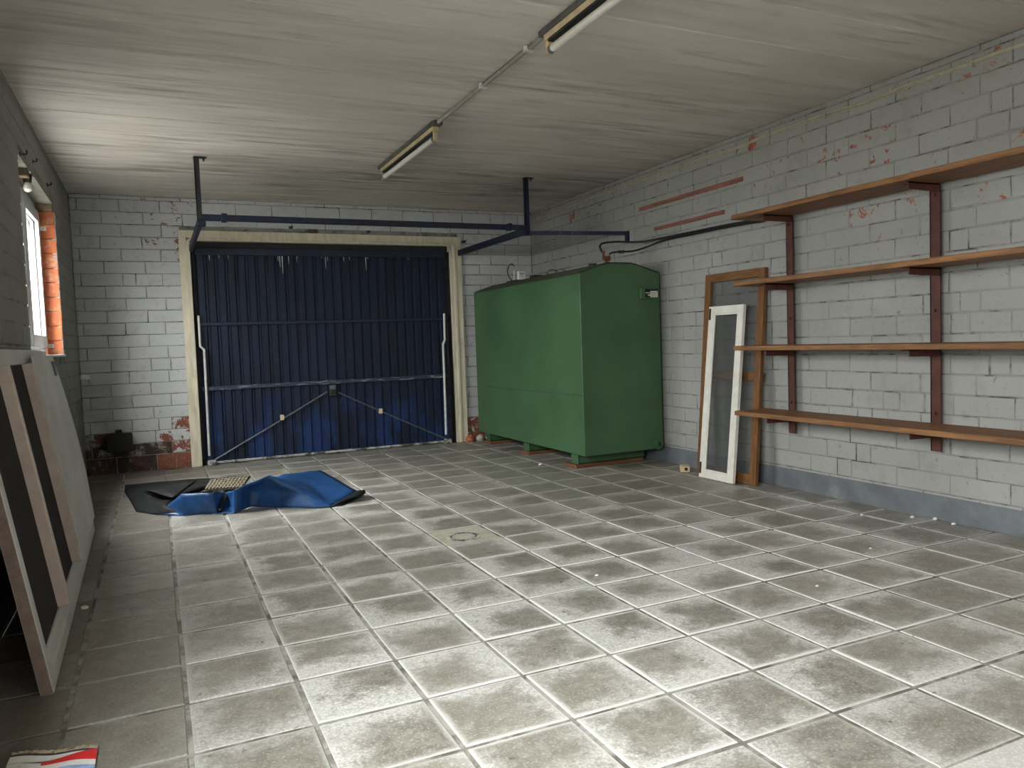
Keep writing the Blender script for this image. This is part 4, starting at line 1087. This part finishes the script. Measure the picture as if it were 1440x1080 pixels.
# ================================================================== RIGHT WALL BITS
cb = thing('electric_cable', 'cream electric cable clipped along the wall just under the ceiling', 'cable', (XR, 5.0, 2.42))
pts = []; y = 1.0
while y < 7.7:
    pts.append((XR - 0.008, y, 2.424 + 0.006 * math.sin(y * 5.3) + 0.004 * math.sin(y * 11) - (0.03 * max(0, y - 6.9)))); y += 0.12
MB().tube(pts, 0.007, 6).build('cable_line', 'cable', cb, True)
MB().tube([(p[0], p[1], p[2] - 0.013 + 0.004 * math.sin(p[1] * 3.1)) for p in pts], 0.005, 6).build('cable_line', 'cable', cb, True)
for k in range(14):
    y = 1.2 + k * 0.48
    MB().cbox(XR - 0.018, XR - 0.001, y - 0.006, y + 0.006, 2.402, 2.438, 0.002).build('cable_clip', 'cable', cb)
def wall_strip(p, q, h, label):
    a, b = onx(XR, *p), onx(XR, *q)
    m = MB(); n = 6; vs = []; fs = []
    z = (a.z + b.z) / 2
    for i in range(n + 1):
        y = a.y + (b.y - a.y) * i / n; j = random.uniform(-0.002, 0.002)
        vs += [(XR - 0.012, y, z - h / 2 + j), (XR - 0.012, y, z + h / 2 + j), (XR + 0.004, y, z + h / 2 + j), (XR + 0.004, y, z - h / 2 + j)]
    for i in range(n):
        for k in range(4):
            fs.append((i * 4 + k, i * 4 + (k + 1) % 4, i * 4 + (k + 1) % 4 + 4, i * 4 + k + 4))
    fs += [(0, 1, 2, 3), tuple(range(n * 4 + 3, n * 4 - 1, -1))]
    return tag(m.add(vs, fs).build('wooden_strip', 'strip'), label, 'strip', 'wooden strips on the wall')
wall_strip((900, 294), (1045, 252), 0.032, 'longer upper reddish wooden strip fixed flat to the white wall')
wall_strip((921, 322), (1019, 298.5), 0.030, 'shorter lower reddish wooden strip fixed flat to the white wall')

# ================================================================== BACK WALL BITS
bx0, bx1 = ony(YB - 0.10, 151, 622), ony(YB - 0.10, 186, 622)
mb_ = thing('junction_box', 'black iron box mounted low on the wall beside the door frame', 'box', (0.3, YB - 0.05, 0.2))
z0, z1 = ony(YB - 0.1, 170, 634).z, ony(YB - 0.1, 170, 610.5).z
MB().cbox(bx0.x, bx1.x, YB - 0.11, YB - 0.001, z0, z1, 0.006).build('box_body', 'black_matt', mb_)
MB().cbox(bx0.x - 0.006, bx1.x + 0.006, YB - 0.118, YB - 0.105, z0 - 0.006, z1 + 0.006, 0.004).build('box_lid', 'black_matt', mb_)
nx = (bx0.x + bx1.x) / 2 - 0.0
MB().cbox(nx - 0.03, nx + 0.02, YB - 0.08, YB - 0.03, z1, z1 + 0.035, 0.004).build('cable_gland', 'black_matt', mb_)
MB().tube([(bx0.x - 0.03, YB - 0.06, z0 + 0.06), (bx0.x + 0.002, YB - 0.06, z0 + 0.06)], 0.05, 12).build('motor_end', 'black_matt', mb_)
for dx in (-0.02, 0.05):
    MB().tube([(nx + dx, YB - 0.06, z0), (nx + dx - 0.02, YB - 0.07, z0 - 0.05), (nx + dx - 0.06, YB - 0.05, 0.06)], 0.006, 6).build('cable_tail', 'dark_steel', mb_)
c = ony(YB, 105, 531)
ck = thing('cable_clip', 'small white plastic clip in the corner beside the window', 'clip', (0.03, YB - 0.02, c.z))
MB().cbox(0.004, 0.075, YB - 0.05, YB - 0.002, c.z - 0.02, c.z + 0.02, 0.004).build('clip_body', 'white', ck)
MB().cbox(0.02, 0.055, YB - 0.056, YB - 0.049, c.z - 0.012, c.z + 0.012, 0.002).build('clip_cap', 'white', ck)
def hook(p, s, lab):
    h = thing('wall_hook', lab, 'hook', p, 'rusty hooks')
    if abs(p.x) < 0.02:
        MB().tube([p + Vector((-0.01, 0, 0)), p + Vector((0.03 * s, 0, 0)), p + Vector((0.038 * s, 0, 0.012 * s)), p + Vector((0.036 * s, 0, 0.028 * s))], 0.005, 6).build('hook_shank', 'dark_steel', h)
        MB().cbox(-0.001, 0.005, p.y - 0.02 * s, p.y + 0.02 * s, p.z - 0.012, p.z + 0.012, 0.001).build('hook_plate', 'dark_steel', h)
    else:
        MB().tube([p + Vector((0, 0.01, 0)), p + Vector((0, -0.03 * s, 0)), p + Vector((0.012 * s, -0.036 * s, 0.012 * s))], 0.005, 6).build('hook_shank', 'dark_steel', h)
        MB().cbox(p.x - 0.018 * s, p.x + 0.018 * s, YB - 0.005, YB + 0.001, p.z - 0.012, p.z + 0.012, 0.001).build('hook_plate', 'dark_steel', h)
hook(onx(0, 28, 217), 0.9, 'rusty double hook above the near end of the window')
hook(onx(0, 45, 227), 0.7, 'rusty hook above the black lamp socket')
hook(onx(0, 66, 260), 0.7, 'rusty hook above the middle of the window')
hook(ony(YB, 409, 320), 1.0, 'rusty hook on the wall above the middle of the door')
hook(ony(YB, 518, 326), 0.9, 'rusty hook on the wall above the door near its lifting side rail')
hook(ony(YB, 652, 340), 1.2, 'rusty hook on the wall beside the door frame corner')
sk = onx(-0.03, 37, 236)
so = thing('lamp_socket', 'black bulb socket with a pale bulb under the window lintel', 'lamp socket', sk)
zt = WIN[3] - 0.003
MB().tube([(-0.03, sk.y, zt), (-0.03, sk.y, zt - 0.05)], [0.028, 0.022], 12).build('socket', 'black', so, True)
MB().tube([(-0.03, sk.y, zt - 0.05), (-0.03, sk.y, zt - 0.065), (-0.03, sk.y, zt - 0.085), (-0.03, sk.y, zt - 0.10), (-0.03, sk.y, zt - 0.106)], [0.013, 0.022, 0.026, 0.018, 0.006], 12).build('bulb', 'tube', so, True)

# ================================================================== RUBBLE AND SCRAPS
def lump(name, p, r, mat, label, cat, group=None, flat=0.6, seed=0):
    bm = bmesh.new(); bmesh.ops.create_icosphere(bm, subdivisions=2, radius=1.0)
    for v in bm.verts:
        d = 1 + 0.35 * noise.noise(v.co * 1.6 + Vector((seed * 3.1, seed, 0)))
        v.co = Vector((v.co.x * r[0] * d, v.co.y * r[1] * d, v.co.z * r[2] * d))
    zmin = min(v.co.z for v in bm.verts)
    for v in bm.verts: v.co.z = max(v.co.z, zmin * 0.55)
    zmin = min(v.co.z for v in bm.verts)
    me = bpy.data.meshes.new(name); bm.to_mesh(me); bm.free(); me.materials.append(M[mat])
    o = place(name, me, None, (p.x, p.y, 0.001 - zmin))
    return tag(o, label, cat, group)
rb = onz(0, 672, 617)
lump('broken_brick', Vector((3.655, YB - 0.085, 0)), (0.045, 0.04, 0.055), 'red_brick', 'broken piece of red brick at the foot of the door frame', 'rubble', None, seed=2)
lump('broken_brick', Vector((3.77, YB - 0.085, 0)), (0.05, 0.045, 0.045), 'patch', 'whitish lump of brick rubble behind the green tank corner', 'rubble', None, seed=5)
chips = [(1283, 728, .012), (1315, 731, .014), (1341, 738, .013), (1212, 725, .008), (1092, 682, .012), (1184, 701, .011), (1224, 772, .007), (119, 856, .015), (760, 654, .016), (1149, 825, .007), (839, 810, .009)]
clab = ['white plaster crumb, one of three close together in the dust along the plinth'] * 3 + ['tiny white crumb on a tile just out from the grey plinth', 'white plaster crumb at the plinth below the post beside the brown frame', 'white plaster crumb at the plinth midway between the two shelf posts'] + ['tiny white plaster crumb on the tiles before the shelves', 'white flake on the tiles beside the leaning panel', 'white flake on the tiles before the green tank', 'tiny white plaster crumb on the tiles before the shelves', 'white flake alone in the middle of the tiles']
for k, (a, b, r) in enumerate(chips):
    p = onz(0, a, b)
    lump('plaster_chip', p, (r, r * 0.8, r * 0.6), 'white', clab[k], 'plaster chip', 'plaster crumbs on the floor', seed=k)

# printed scrap in the near corner
c00, c10, c01, c11 = onz(0, 18, 1062), onz(0, 138, 1051), onz(0, -10, 1130), onz(0, 128, 1120)
sc = thing('printed_scrap', 'torn scrap of printed sheet with red, white and blue bands on the floor', 'scrap', ((c00.x + c11.x) / 2, (c00.y + c11.y) / 2, 0.0))
def band(v0, v1, mat, name, z, u0=0.0, u1=1.0, v0b=None, v1b=None, wav=0.0):
    n = 24; vs = []; fs = []
    v0b = v0 if v0b is None else v0b; v1b = v1 if v1b is None else v1b
    for i in range(n + 1):
        u = u0 + (u1 - u0) * i / n
        for kk, (va, vb_) in enumerate(((v0, v0b), (v1, v1b))):
            v = va + (vb_ - va) * (u - u0) / (u1 - u0)
            if kk == 0 and wav: v += wav * abs(math.sin(u * 34))
            p = c00.lerp(c10, u).lerp(c01.lerp(c11, u), v)
            zz = z + 0.006 * (0.5 + 0.5 * math.sin(u * 9 + v * 3)) * (1 if v < 0.6 else 0.6)
            vs += [(p.x, p.y, zz), (p.x, p.y, zz - 0.003)]
    for i in range(n):
        a = i * 4
        fs += [(a, a + 4, a + 6, a + 2), (a + 1, a + 3, a + 7, a + 5), (a, a + 1, a + 5, a + 4), (a + 2, a + 6, a + 7, a + 3)]
    fs += [(0, 2, 3, 1), (n * 4, n * 4 + 1, n * 4 + 3, n * 4 + 2)]
    return MB().add(vs, fs).build(name, mat, sc)
band(0.0, 0.09, 'paper_tan', 'torn_edge', 0.006, wav=0.03)
band(0.09, 0.14, 'paper_dark', 'dark_band', 0.0062)
band(0.14, 0.30, 'paper_white', 'white_band', 0.0064, v1b=0.16, v0b=0.14)
band(0.30, 0.36, 'paper_red', 'red_band', 0.0066, 0.38, 1.0, v0b=0.10, v1b=0.32)
band(0.30, 1.0, 'paper_white', 'white_field', 0.0060, 0.0, 0.6)
band(0.36, 1.0, 'paper_blue', 'blue_field', 0.0061, 0.6, 1.0, v0b=0.38)
band(0.36, 0.46, 'paper_white', 'white_band', 0.0070, 0.38, 1.0, v0b=0.32, v1b=0.42)
